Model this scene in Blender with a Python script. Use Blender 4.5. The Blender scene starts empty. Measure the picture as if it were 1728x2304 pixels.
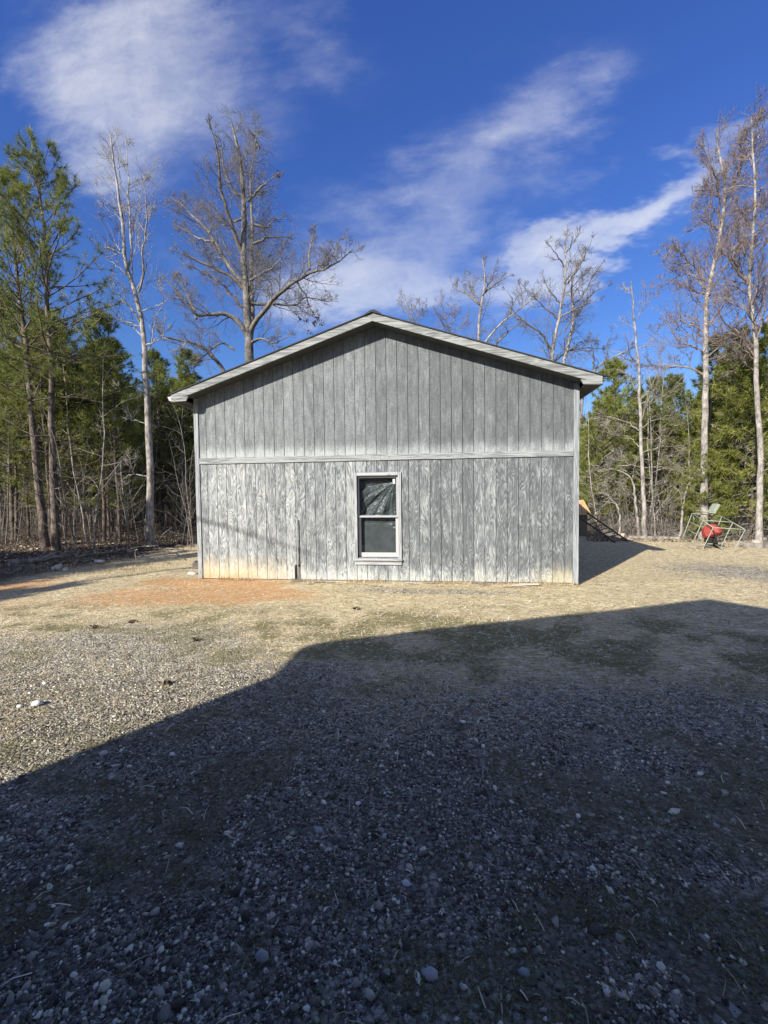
import bpy, math, random
import numpy as np
from mathutils import Matrix, Vector
rng = np.random.default_rng(11)
random.seed(5)
S = bpy.context.scene
COL = S.collection
A = np.array

# ------------------------------------------------------------------ camera
YAW, PITCH, ROLL = -0.1285, -0.0419, -0.0122
CAM = A([4.883, -8.465, 1.713])
FPX = 1000.0            # focal length in pixels of the 1728 x 2304 photograph
def cam_axes():
    cy, sy = math.cos(YAW), math.sin(YAW)
    F = A([sy*math.cos(PITCH), cy*math.cos(PITCH), math.sin(PITCH)])
    R = A([cy, -sy, 0.0]); U = np.cross(R, F)
    c, s = math.cos(ROLL), math.sin(ROLL)
    return c*R+s*U, -s*R+c*U, F
CR, CU, CF = cam_axes()
cd = bpy.data.cameras.new('camera'); cam = bpy.data.objects.new('camera', cd); COL.objects.link(cam)
cd.sensor_fit = 'VERTICAL'; cd.sensor_height = 36; cd.lens = 36*FPX/2304
cd.clip_start = 0.05; cd.clip_end = 3000
M = Matrix.Identity(4)
for i in range(3):
    M[i][0], M[i][1], M[i][2], M[i][3] = CR[i], CU[i], -CF[i], CAM[i]
cam.matrix_world = M
S.camera = cam
S.render.resolution_x, S.render.resolution_y = 768, 1024

def at(px, py, Y):                       # point of world plane y = Y seen at a pixel
    d = CF+CR*(px-864)/FPX-CU*(py-1152)/FPX
    return CAM+d*(Y-CAM[1])/d[1]
def gnd(px, py, z=0.0):
    d = CF+CR*(px-864)/FPX-CU*(py-1152)/FPX
    return CAM+d*(z-CAM[2])/d[2]

# ------------------------------------------------------------------ node helper
class NT:
    def __init__(s, tree): s.t = tree; s.n = tree.nodes; s.l = tree.links
    def put(s, v, sock):
        if isinstance(v, bpy.types.NodeSocket): s.l.new(v, sock)
        elif v is not None:
            if isinstance(v, (tuple, list)) and len(v) == 3 and sock.type == 'RGBA': v = (*v, 1)
            sock.default_value = v
    def node(s, typ, ins=None, **kw):
        n = s.n.new(typ)
        for k, v in kw.items(): setattr(n, k, v)
        for k, v in (ins or {}).items(): s.put(v, n.inputs[k])
        return n
    def m(s, op, a, b=None, c=None, clamp=False):
        n = s.n.new('ShaderNodeMath'); n.operation = op; n.use_clamp = clamp
        s.put(a, n.inputs[0]); s.put(b, n.inputs[1]); s.put(c, n.inputs[2]); return n.outputs[0]
    def vm(s, op, a, b=None):
        n = s.n.new('ShaderNodeVectorMath'); n.operation = op
        s.put(a, n.inputs[0]); s.put(b, n.inputs[1]); return n.outputs[0]
    def mix(s, f, a, b, typ='MIX'):
        n = s.n.new('ShaderNodeMix'); n.data_type = 'RGBA'; n.blend_type = typ
        s.put(f, n.inputs[0]); s.put(a, n.inputs[6]); s.put(b, n.inputs[7]); return n.outputs[2]
    def ramp(s, f, stops, interp='LINEAR'):
        n = s.n.new('ShaderNodeValToRGB'); n.color_ramp.interpolation = interp
        e = n.color_ramp.elements
        while len(e) < len(stops): e.new(0.5)
        for q, (p, c) in zip(e, stops):
            q.position = p; q.color = (*c, 1) if isinstance(c, (tuple, list)) else (c, c, c, 1)
        s.put(f, n.inputs[0]); return n.outputs[0]
    def rng(s, v, a, b, c=0.0, d=1.0, sm=True):
        n = s.n.new('ShaderNodeMapRange'); n.interpolation_type = 'SMOOTHSTEP' if sm else 'LINEAR'
        for i, x in enumerate((v, a, b, c, d)): s.put(x, n.inputs[i])
        return n.outputs[0]
    def noise(s, vec, scale=1, detail=4, rough=.5, dist=0, lac=2):
        n = s.n.new('ShaderNodeTexNoise')
        s.put(vec, n.inputs['Vector']); s.put(scale, n.inputs['Scale']); s.put(detail, n.inputs['Detail'])
        s.put(rough, n.inputs['Roughness']); s.put(dist, n.inputs['Distortion']); s.put(lac, n.inputs['Lacunarity'])
        return n.outputs[0]
    def vor(s, vec, scale, feature='F1', out='Distance', rand=1):
        n = s.n.new('ShaderNodeTexVoronoi'); n.feature = feature
        s.put(vec, n.inputs['Vector']); s.put(scale, n.inputs['Scale']); s.put(rand, n.inputs['Randomness'])
        return n.outputs[out]
    def sep(s, v):
        n = s.n.new('ShaderNodeSeparateXYZ'); s.put(v, n.inputs[0]); return n.outputs
    def comb(s, x, y, z):
        n = s.n.new('ShaderNodeCombineXYZ')
        for i, q in enumerate((x, y, z)): s.put(q, n.inputs[i])
        return n.outputs[0]
    def mapping(s, v, loc=(0,0,0), rot=(0,0,0), sc=(1,1,1), typ='POINT'):
        n = s.n.new('ShaderNodeMapping'); n.vector_type = typ
        s.put(v, n.inputs[0]); s.put(loc, n.inputs[1]); s.put(rot, n.inputs[2]); s.put(sc, n.inputs[3]); return n.outputs[0]
    def attr(s, name, out='Color'):
        n = s.n.new('ShaderNodeAttribute'); n.attribute_name = name; return n.outputs[out]
    def bump(s, h, strength=.5, dist=.01, nrm=None):
        n = s.n.new('ShaderNodeBump'); s.put(h, n.inputs['Height']); s.put(strength, n.inputs['Strength'])
        s.put(dist, n.inputs['Distance']); s.put(nrm, n.inputs['Normal']); return n.outputs[0]

# ------------------------------------------------------------------ sky and sun
SUN_AZ, SUN_EL = math.radians(33.5), math.radians(29.8)     # azimuth the light travels TOWARDS, from +y to +x
w = bpy.data.worlds.new('World'); S.world = w; w.use_nodes = True
N = NT(w.node_tree); N.n.clear()
sky = N.node('ShaderNodeTexSky', sky_type='NISHITA', sun_disc=False, sun_elevation=SUN_EL,
             sun_rotation=SUN_AZ+math.pi, altitude=150, air_density=1.0, dust_density=0.25, ozone_density=2.6)
tc = N.node('ShaderNodeTexCoord').outputs['Generated']
sx, sy_, sz = N.sep(tc)
yy = N.m('MAXIMUM', sy_, 0.02)
u = N.m('DIVIDE', sx, yy); v = N.m('DIVIDE', sz, yy)
uv = N.comb(u, v, 0.0)
bw = N.node('ShaderNodeTexNoise', {'Vector': N.mapping(uv, (0,0,0), (0,0,math.radians(-45)), (1.0,2.2,1)), 'Scale': 2.3, 'Detail': 5.0, 'Roughness': .62}).outputs['Color']
buv = N.vm('ADD', uv, N.vm('MULTIPLY', N.vm('SUBTRACT', bw, (.5,.5,.5)), (.50,.50,0)))
def blob(px, py, rx, ry, ang):           # soft oval patch of cirrus in a direction of the sky
    d = CF+CR*(px-864)/FPX-CU*(py-1152)/FPX
    q = N.mapping(buv, (d[0]/d[1], d[2]/d[1], 0), (0, 0, math.radians(ang)), (rx/1000, ry/1000, 1), 'TEXTURE')
    g = N.node('ShaderNodeTexGradient', {'Vector': q}, gradient_type='SPHERICAL').outputs['Fac']
    return g
BL = [(300,150,420,300,-35,1.35), (210,250,300,210,-50,.75), (560,40,330,130,-10,.55), (740,70,220,110,-55,.35),
      (1150,330,330,180,35,.80), (1250,300,150,150,60,.45), (820,560,330,190,20,1.05), (900,640,420,110,10,.8), (1330,560,420,75,32,1.2), (1550,430,330,70,35,.5),
      (1200,590,420,90,15,.7), (1690,380,260,60,40,.35), (400,560,220,60,-30,.25), (700,640,260,90,0,.5), (330,620,260,60,20,.18),
      (1700,800,180,60,10,.3)]
tot = None
for b in BL:
    g = N.m('MULTIPLY', blob(*b[:5]), b[5])
    tot = g if tot is None else N.m('ADD', tot, g)
warp = N.node('ShaderNodeTexNoise', {'Vector': uv, 'Scale': 2.4, 'Detail': 7.0, 'Roughness': .6}).outputs['Color']
wv = N.vm('ADD', uv, N.vm('MULTIPLY', N.vm('SUBTRACT', warp, (.5,.5,.5)), (.30,.30,0)))
st = N.mapping(wv, (0,0,0), (0,0,math.radians(-38)), (1.5, 4.6, 1))
st2 = N.mapping(wv, (3,1,0), (0,0,math.radians(-62)), (2.5, 9.0, 1))
n1 = N.noise(st, 1.6, 5, .62, .1); n2 = N.noise(st2, 1.8, 4, .62); n3 = N.noise(wv, 4.6, 6, .70)
cn = N.m('ADD', N.m('ADD', N.m('MULTIPLY', n1, .34), N.m('MULTIPLY', n2, .26)), N.m('MULTIPLY', n3, .40))
cov = N.m('MULTIPLY', N.rng(tot, 0.0, 1.25), N.rng(N.m('ADD', cn, N.m('MULTIPLY', tot, .15)), .38, .90, sm=False))
cov = N.m('MULTIPLY', cov, N.rng(sy_, .05, .25))
tone = N.node('ShaderNodeHueSaturation', {'Color': sky.outputs[0], 'Saturation': 1.17, 'Hue': .512, 'Value': 1.0, 'Fac': 1.0}).outputs[0]
skyc = N.mix(1.0, tone, N.mix(N.rng(sz, .15, .75), (.90,1.12,1.36), (.95,1.18,1.68)), 'MULTIPLY')
fill_veil = N.m('MULTIPLY', N.rng(sy_, -.05, -.5), N.rng(N.noise(tc, 2.2, 3, .6), .35, .70, .20, .75))    # unseen thin cloud added behind the photographer for neutral fill light
cov = N.m('MAXIMUM', N.m('MULTIPLY', cov, .74), N.m('MULTIPLY', fill_veil, .75))
cloud = N.mix(cov, skyc, (8.6, 8.7, 8.9))
bg = N.node('ShaderNodeBackground', {'Color': cloud, 'Strength': .075})
out = N.node('ShaderNodeOutputWorld'); N.l.new(bg.outputs[0], out.inputs[0])

ld = bpy.data.lights.new('sun', 'SUN'); sun = bpy.data.objects.new('sun', ld); COL.objects.link(sun)
ld.energy = 5.0; ld.angle = math.radians(.53); ld.color = (1, .945, .86)
LD = Vector((math.sin(SUN_AZ)*math.cos(SUN_EL), math.cos(SUN_AZ)*math.cos(SUN_EL), -math.sin(SUN_EL)))
sun.rotation_euler = LD.to_track_quat('-Z', 'Y').to_euler()
S.view_settings.view_transform = 'Standard'; S.view_settings.look = 'None'
S.view_settings.exposure = 0.60; S.view_settings.gamma = 1.0

# ------------------------------------------------------------------ mesh helpers
def mesh_obj(name, V, Fc, mat, parent=None, smooth=False, vcol=None, mats=None, fmat=None):
    me = bpy.data.meshes.new(name)
    V = np.asarray(V, dtype=np.float32)
    if isinstance(Fc, np.ndarray):
        k = Fc.shape[1]; nf = len(Fc)
        me.vertices.add(len(V)); me.vertices.foreach_set('co', V.ravel())
        me.loops.add(nf*k); me.loops.foreach_set('vertex_index', Fc.astype(np.int32).ravel())
        me.polygons.add(nf)
        me.polygons.foreach_set('loop_start', np.arange(0, nf*k, k, dtype=np.int32))
        me.polygons.foreach_set('loop_total', np.full(nf, k, dtype=np.int32))
        me.update(calc_edges=True)
    else:
        me.from_pydata([tuple(map(float, q)) for q in V], [], Fc); me.update()
    if smooth: me.polygons.foreach_set('use_smooth', np.ones(len(me.polygons), dtype=bool))
    if vcol is not None:
        for nm, c in vcol.items():
            a = me.color_attributes.new(nm, 'FLOAT_COLOR', 'POINT')
            cc = np.ones((len(V), 4), dtype=np.float32); cc[:, :3] = c
            a.data.foreach_set('color', cc.ravel())
    if mat: me.materials.append(mat)
    o = bpy.data.objects.new(name, me); COL.objects.link(o)
    if parent: o.parent = parent
    return o
def tag(o, label=None, cat=None, group=None, kind=None):
    if label: o['label'] = label
    if cat: o['category'] = cat
    if group: o['group'] = group
    if kind: o['kind'] = kind
    return o
def empty(name, loc, label, cat, group=None):
    o = bpy.data.objects.new(name, None); COL.objects.link(o); o.location = tuple(map(float, loc)); o.empty_display_size = .2
    return tag(o, label, cat, group)
class MB:
    """collects boxes, prisms and tubes into one mesh"""
    def __init__(s): s.V = []; s.F = []
    def poly(s, pts, faces):
        b = len(s.V); s.V += [tuple(p) for p in pts]; s.F += [tuple(b+i for i in f) for f in faces]; return s
    def box(s, x0, x1, y0, y1, z0, z1):
        return s.poly([(x0,y0,z0),(x1,y0,z0),(x1,y1,z0),(x0,y1,z0),(x0,y0,z1),(x1,y0,z1),(x1,y1,z1),(x0,y1,z1)],
                      [(0,3,2,1),(4,5,6,7),(0,1,5,4),(1,2,6,5),(2,3,7,6),(3,0,4,7)])
    def prism(s, pts, off):               # polygon pts extruded by vector off
        n = len(pts); off = A(off)
        P = [A(p, dtype=float) for p in pts]; Q = [p+off for p in P]
        return s.poly(P+Q, [tuple(range(n))[::-1], tuple(range(n, 2*n))]+[(i, (i+1) % n, n+(i+1) % n, n+i) for i in range(n)])
    def bar(s, a, b, wd, th, up=(0,0,1)):
        a = A(a, dtype=float); b = A(b, dtype=float); t = b-a; t /= np.linalg.norm(t)
        sd = np.cross(t, A(up, dtype=float)); sd /= np.linalg.norm(sd); u2 = np.cross(sd, t)
        c = [sd*wd/2+u2*th/2, -sd*wd/2+u2*th/2, -sd*wd/2-u2*th/2, sd*wd/2-u2*th/2]
        return s.poly([a+q for q in c]+[b+q for q in c], [(3,2,1,0),(4,5,6,7),(0,1,5,4),(1,2,6,5),(2,3,7,6),(3,0,4,7)])
    def tube(s, pts, r, n=8):
        P = A(pts, dtype=float); R = np.broadcast_to(A(r, dtype=float), (len(P),))
        T = np.gradient(P, axis=0); T /= np.linalg.norm(T, axis=1)[:, None]
        ref = A([.13,.21,.97]) if abs(T[0][2]) < .9 else A([.97,.1,.05])
        b = len(s.V)
        for p, t, rr in zip(P, T, R):
            a1 = np.cross(t, ref); a1 /= np.linalg.norm(a1); a2 = np.cross(t, a1)
            for k in range(n):
                q = 2*math.pi*k/n; s.V.append(tuple(p+rr*(math.cos(q)*a1+math.sin(q)*a2)))
        for i in range(len(P)-1):
            for k in range(n):
                k2 = (k+1) % n; s.F.append((b+i*n+k, b+i*n+k2, b+(i+1)*n+k2, b+(i+1)*n+k))
        s.F.append(tuple(b+k for k in range(n))[::-1]); s.F.append(tuple(b+(len(P)-1)*n+k for k in range(n)))
        return s
    def build(s, name, mat, parent=None, smooth=False, bevel=0):
        V = A(s.V, dtype=float)
        if parent is not None and parent.type == 'EMPTY': V = V-A(parent.location)
        o = mesh_obj(name, V, s.F, mat, parent, smooth)
        if bevel:
            m = o.modifiers.new('bevel', 'BEVEL'); m.width = bevel; m.segments = 2; m.limit_method = 'ANGLE'
        return o

# ------------------------------------------------------------------ materials
def newmat(name):
    m = bpy.data.materials.new(name); m.use_nodes = True
    T = NT(m.node_tree); T.n.clear()
    o = T.node('ShaderNodeOutputMaterial'); p = T.node('ShaderNodeBsdfPrincipled')
    T.l.new(p.outputs[0], o.inputs[0]); p.inputs['Roughness'].default_value = .8
    p.inputs['Specular IOR Level'].default_value = .3
    return m, T, p, o
def simple(name, col, rough=.7, var=.25, scale=20, metal=0, spec=.4):
    m, T, p, o = newmat(name)
    g = T.node('ShaderNodeTexCoord').outputs['Object']
    n = T.noise(g, scale, 5, .6)
    c = T.mix(n, tuple(x*(1-var) for x in col), tuple(min(1, x*(1+var)) for x in col))
    T.put(c, p.inputs['Base Color']); p.inputs['Roughness'].default_value = rough
    p.inputs['Metallic'].default_value = metal; p.inputs['Specular IOR Level'].default_value = spec
    T.put(T.bump(n, .3, .01), p.inputs['Normal'])
    return m
GS = 0.2032     # groove spacing of the siding, 8 inches
def siding_mat(name, upper):
    m, T, p, o = newmat(name)
    X, Y, Z = T.sep(T.node('ShaderNodeTexCoord').outputs['Object'])
    xx = T.m('ADD', T.m('ADD', X, 3.657), Y)      # object origin sits at the middle of the wall
    pid = T.m('FLOOR', T.m('DIVIDE', xx, GS))
    wn = T.node('ShaderNodeTexWhiteNoise', {'W': pid}, noise_dimensions='1D')
    r1, r2, r3 = T.sep(wn.outputs['Color'])
    vx = T.m('ADD', xx, T.m('MULTIPLY', r1, 37)); vz = T.m('ADD', Z, T.m('MULTIPLY', r2, 9))
    vec = T.comb(T.m('MULTIPLY', vx, 8.0), T.m('MULTIPLY', vz, 1.1), r3)
    w1 = T.noise(vec, 1.0, 1.6, .45, .25)
    # growth rings of rotary-cut plywood: contour lines of a stretched field
    ring = T.m('SINE', T.m('MULTIPLY', w1, 105))
    ring2 = T.m('SINE', T.m('MULTIPLY', T.noise(vec, 1.0, 2.5, .5, .4), 165))
    fib = T.noise(T.comb(T.m('MULTIPLY', xx, 190), T.m('MULTIPLY', Z, 7), 0.0), 1, 4, .65)
    wear = T.noise(T.comb(T.m('MULTIPLY', vx, 9.0), T.m('MULTIPLY', vz, 2.0), 0.0), 1.2, 6, .68, .3)
    big = T.noise(T.comb(xx, Z, 3.0), .55, 3, .5)
    speck = T.noise(T.comb(T.m('MULTIPLY', xx, 60), T.m('MULTIPLY', Z, 26), 0.0), 1, 5, .7)
    if upper:
        amt = T.m('ADD', T.m('ADD', T.m('MULTIPLY', wear, .68), .125), T.m('ADD', T.m('MULTIPLY', ring, .03), T.m('MULTIPLY', T.m('SUBTRACT', fib, .5), .35)))
        scuff = T.noise(T.comb(T.m('MULTIPLY', xx, 9), T.m('MULTIPLY', Z, 75), 0.0), 1, 4, .7)
        amt = T.m('ADD', amt, T.m('MULTIPLY', T.m('SUBTRACT', scuff, .5), .32))
        amt = T.m('ADD', amt, T.m('MULTIPLY', T.m('SUBTRACT', speck, .5), .45))
        amt = T.m('ADD', amt, T.m('MULTIPLY', T.m('SUBTRACT', .5, T.rng(xx, 1.0, 6.5)), .14))
        amt = T.m('ADD', amt, T.rng(Z, 2.75, 2.45, 0, .28))
        amt = T.m('ADD', amt, T.m('MULTIPLY', T.m('SUBTRACT', r2, .5), .10))
        c = T.ramp(amt, [(.22, (.085,.09,.094)), (.45, (.155,.166,.170)), (.62, (.25,.268,.268)), (.82, (.42,.44,.43))])
    else:
        amt = T.m('ADD', T.m('MULTIPLY', wear, .80), T.m('ADD', T.m('MULTIPLY', ring, .095), T.m('ADD', T.m('MULTIPLY', ring2, .045), .085)))
        amt = T.m('ADD', amt, T.m('MULTIPLY', T.m('SUBTRACT', fib, .5), .35))
        amt = T.m('ADD', amt, T.m('MULTIPLY', T.m('SUBTRACT', speck, .5), .35))
        amt = T.m('ADD', amt, T.m('MULTIPLY', T.m('SUBTRACT', .5, T.rng(xx, .5, 6.5)), .15))
        amt = T.m('ADD', amt, T.rng(Z, .42, .05, 0, .20))
        amt = T.m('ADD', amt, T.m('MULTIPLY', T.m('SUBTRACT', r2, .5), .14))
        c = T.ramp(amt, [(.30, (.105,.113,.118)), (.46, (.175,.188,.194)), (.56, (.27,.287,.288)), (.66, (.39,.41,.40)), (.84, (.58,.59,.56))])
        wt = T.m('MULTIPLY', T.rng(amt, .55, .8), T.rng(big, .45, .6))
        c = T.mix(T.m('MULTIPLY', wt, .35), c, (.52,.48,.35))
        nz = T.noise(T.comb(T.m('MULTIPLY', xx, 7), T.m('MULTIPLY', Z, 2.2), 1.0), 1, 5, .6)
        hgt = T.m('ADD', Z, T.m('MULTIPLY', T.m('SUBTRACT', nz, .5), .55))
        # soil splashed on the foot of the wall, strongest by the left corner
        s1 = T.m('MULTIPLY', T.rng(hgt, .58, .02), T.rng(xx, 2.6, .6))
        sn_ = T.noise(T.comb(T.m('MULTIPLY', xx, 22), T.m('MULTIPLY', Z, 8), 5.0), 1, 5, .72)
        c = T.mix(T.m('MULTIPLY', T.m('MULTIPLY', s1, T.rng(sn_, .30, .60, .45, 1.0)), .85), c, T.mix(T.rng(Z, .25, .0), (.60,.48,.24), (.56,.31,.11)))
        s2 = T.m('MULTIPLY', T.rng(hgt, .45, .05), T.rng(xx, 6.4, 7.0))
        c = T.mix(T.m('MULTIPLY', s2, .55), c, (.50,.44,.25))
        s3 = T.m('MULTIPLY', T.rng(hgt, .24, .0), T.rng(T.noise(T.comb(T.m('MULTIPLY', xx, 14), T.m('MULTIPLY', Z, 9), 2.0), 1, 5, .7), .42, .62))
        c = T.mix(T.m('MULTIPLY', s3, .34), c, (.50,.46,.34))
    # little knots
    kn = T.vor(T.comb(T.m('MULTIPLY', vx, 5), T.m('MULTIPLY', vz, 1.7), 0.0), 1.0)
    c = T.mix(T.m('MULTIPLY', T.rng(kn, .05, .02), .5), c, (.12,.11,.10))
    T.put(c, p.inputs['Base Color']); p.inputs['Roughness'].default_value = .85
    h = T.m('ADD', T.m('MULTIPLY', ring, .3), T.m('MULTIPLY', fib, .8))
    T.put(T.bump(h, .35, .003), p.inputs['Normal'])
    return m
def board_mat(name, base, worn, axis='x', amount=.5):
    m, T, p, o = newmat(name)
    X, Y, Z = T.sep(T.node('ShaderNodeTexCoord').outputs['Object'])
    if axis == 'x': v = T.comb(T.m('MULTIPLY', X, 1.5), T.m('MULTIPLY', Y, 20), T.m('MULTIPLY', Z, 34))
    else: v = T.comb(T.m('MULTIPLY', X, 34), T.m('MULTIPLY', Y, 20), T.m('MULTIPLY', Z, 1.6))
    n = T.noise(v, 1, 5, .6, .8); f = T.noise(v, 4, 3, .6)
    ring = T.m('SINE', T.m('MULTIPLY', T.noise(v, .45, 1, .5, .6), 50))
    a = T.m('ADD', T.m('ADD', T.m('MULTIPLY', n, .8), T.m('MULTIPLY', f, .3)), T.m('MULTIPLY', ring, .07))
    c = T.mix(T.rng(a, .62-amount*.3, .78-amount*.2), base, worn)
    k = T.noise(T.comb(X, Y, Z), 9, 3, .5)
    c = T.mix(T.m('MULTIPLY', T.rng(k, .68, .76), .6), c, (.10,.10,.10))
    T.put(c, p.inputs['Base Color']); T.put(T.bump(a, .4, .004), p.inputs['Normal'])
    return m
M_up = siding_mat('siding_upper', True); M_lo = siding_mat('siding_lower', False)
M_board = board_mat('trim_board', (.18,.19,.195), (.37,.385,.38), 'x', .62)
M_boardv = board_mat('corner_board', (.20,.215,.225), (.38,.40,.405), 'z', .62)
M_rake = board_mat('rake_board', (.16,.168,.16), (.36,.37,.35), 'x', .60)
M_case = board_mat('casing_paint', (.22,.23,.235), (.42,.43,.43), 'z', .7)
M_caseh = board_mat('casing_paint_h', (.24,.25,.255), (.46,.47,.47), 'x', .7)
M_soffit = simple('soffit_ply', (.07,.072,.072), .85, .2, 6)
M_black = simple('black_metal', (.02,.02,.022), .5, .3, 30)
M_void = simple('dark_interior', (.012,.012,.012), .9, .2, 5)
M_sash = simple('sash_vinyl', (.40,.41,.42), .5, .1, 40)
M_sashw = simple('sash_white', (.48,.48,.47), .5, .06, 40)
M_shingle = simple('shingle', (.045,.045,.048), .9, .4, 60)
M_conc = simple('foundation', (.36,.33,.28), .9, .3, 12)
def glass_mat():
    m, T, p, o = newmat('window_glass')
    p.inputs['Base Color'].default_value = (.75,.8,.8,1); p.inputs['Roughness'].default_value = .03
    tr = T.node('ShaderNodeBsdfTransparent', {'Color': (.82,.85,.85,1)})
    gl = T.node('ShaderNodeBsdfGlossy', {'Roughness': .03})
    fw = T.node('ShaderNodeLayerWeight', {'Blend': .5}).outputs['Facing']
    fr = T.m('ADD', T.m('MULTIPLY', T.m('POWER', fw, 5.0), .85), .035)
    mx = T.node('ShaderNodeMixShader', {0: fr, 1: tr.outputs[0], 2: gl.outputs[0]})
    T.l.new(mx.outputs[0], o.inputs[0]); return m
M_glass = glass_mat()
def plastic_mat():
    m, T, p, o = newmat('plastic_sheet')
    n = T.noise(T.node('ShaderNodeTexCoord').outputs['Object'], 9, 4, .6)
    T.put(T.mix(n, (.085,.088,.092), (.19,.195,.20)), p.inputs['Base Color'])
    p.inputs['Roughness'].default_value = .36; p.inputs['Specular IOR Level'].default_value = .45
    return m
M_plastic = plastic_mat()

def bark_mat(name, dark, light, scale=1.0, patch=.5, band=3):
    m, T, p, o = newmat(name)
    g = T.node('ShaderNodeTexCoord').outputs['Object']
    oi = T.node('ShaderNodeObjectInfo').outputs['Random']
    X, Y, Z = T.sep(g)
    n = T.noise(T.comb(T.m('ADD', X, T.m('MULTIPLY', oi, 30)), Y, T.m('MULTIPLY', Z, .35)), 22*scale, 5, .65)
    b = T.noise(g, band, 4, .6)
    f = T.m('ADD', T.m('MULTIPLY', n, .6), T.m('MULTIPLY', b, .5))
    c = T.ramp(f, [(.58-.12*patch-.08, dark), (.70-.12*patch, light)])
    T.put(c, p.inputs['Base Color']); p.inputs['Roughness'].default_value = .9
    T.put(T.bump(n, .8, .02), p.inputs['Normal'])
    return m
M_oak = bark_mat('oak_bark', (.06,.053,.047), (.27,.245,.215), 1, .4)
M_pale = bark_mat('pale_bark', (.14,.125,.11), (.44,.405,.36), .6, .5)
M_twig = bark_mat('twig_bark', (.09,.078,.068), (.27,.24,.205), 1, .5)
M_redtwig = bark_mat('red_twig_bark', (.12,.085,.075), (.33,.265,.23), 1, .6)
M_pinebark = bark_mat('pine_bark', (.045,.036,.03), (.24,.19,.15), .8, .3)
M_dead = bark_mat('dead_wood', (.13,.11,.09), (.46,.41,.35), 1, .6)
M_log = bark_mat('log_bark', (.10,.09,.08), (.34,.31,.28), .6, .5)
def needle_mat(name, a, b, c3):
    m, T, p, o = newmat(name)
    oi = T.node('ShaderNodeObjectInfo').outputs['Random']
    v = T.attr('tint')
    f = T.m('ADD', T.m('MULTIPLY', T.sep(v)[0], .75), T.m('MULTIPLY', oi, .25))
    c = T.ramp(f, [(0, a), (.55, b), (1, c3)])
    T.put(c, p.inputs['Base Color']); p.inputs['Roughness'].default_value = .5
    p.inputs['Specular IOR Level'].default_value = .3
    tl = T.node('ShaderNodeBsdfTranslucent', {'Color': c})
    mx = T.node('ShaderNodeMixShader', {0: .30, 1: p.outputs[0], 2: tl.outputs[0]})
    T.l.new(mx.outputs[0], o.inputs[0]); return m
M_need = needle_mat('pine_needles', (.085,.11,.032), (.22,.25,.060), (.42,.42,.12))
M_need2 = needle_mat('young_pine_needles', (.11,.14,.032), (.25,.275,.06), (.42,.42,.11))
M_leaf = needle_mat('dry_leaves', (.06,.035,.02), (.16,.09,.045), (.30,.19,.10))

# ------------------------------------------------------------------ ground
def sm(x, a, b):
    t = np.clip((x-a)/(b-a), 0, 1); return t*t*(3-2*t)
def vnoise(x, y, s, seed=0):
    """smooth value noise, vectorised"""
    x = np.asarray(x, float)*s+seed*17.3; y = np.asarray(y, float)*s+seed*9.1
    xi = np.floor(x); yi = np.floor(y); fx = x-xi; fy = y-yi
    fx = fx*fx*(3-2*fx); fy = fy*fy*(3-2*fy)
    h = lambda a, b: np.modf(np.abs(np.sin(a*127.1+b*311.7+seed*3.7)*43758.5453))[0]
    return (h(xi, yi)*(1-fx)+h(xi+1, yi)*fx)*(1-fy)+(h(xi, yi+1)*(1-fx)+h(xi+1, yi+1)*fx)*fy
def gz(x, y):
    x = np.asarray(x, float); y = np.asarray(y, float)
    z = (vnoise(x, y, .35, 1)-.5)*.05+(vnoise(x, y, 1.3, 2)-.5)*.025
    z = z*sm(np.hypot((x-3.65)/4.6, (y-4.4)/5.4), .86, 1.2)
    d = (y-8.3)*.85+(x-12.5)*.35                               # crest beyond the shed on the right
    z = z-sm(x, 7.6, 9.5)*(np.clip(d, 0, 14)*.13)
    z = z-sm(y, 12, 40)*1.0*(1-sm(x, 7.6, 9.5))
    z = z+sm(-x, 3.5, 9)*(.10+(vnoise(x, y, .8, 5)-.5)*.22)       # rough bank under the left trees
    # low mound of clay by the left corner of the wall
    z = z+.05*np.exp(-((x-.15)/.35)**2-((y+.42)/.22)**2)
    return z
def ell(x, y, cx, cy, rx, ry, a=0):
    c, s = math.cos(math.radians(a)), math.sin(math.radians(a))
    dx, dy = x-cx, y-cy
    return np.exp(-(((dx*c+dy*s)/rx)**2+((-dx*s+dy*c)/ry)**2))
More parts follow.
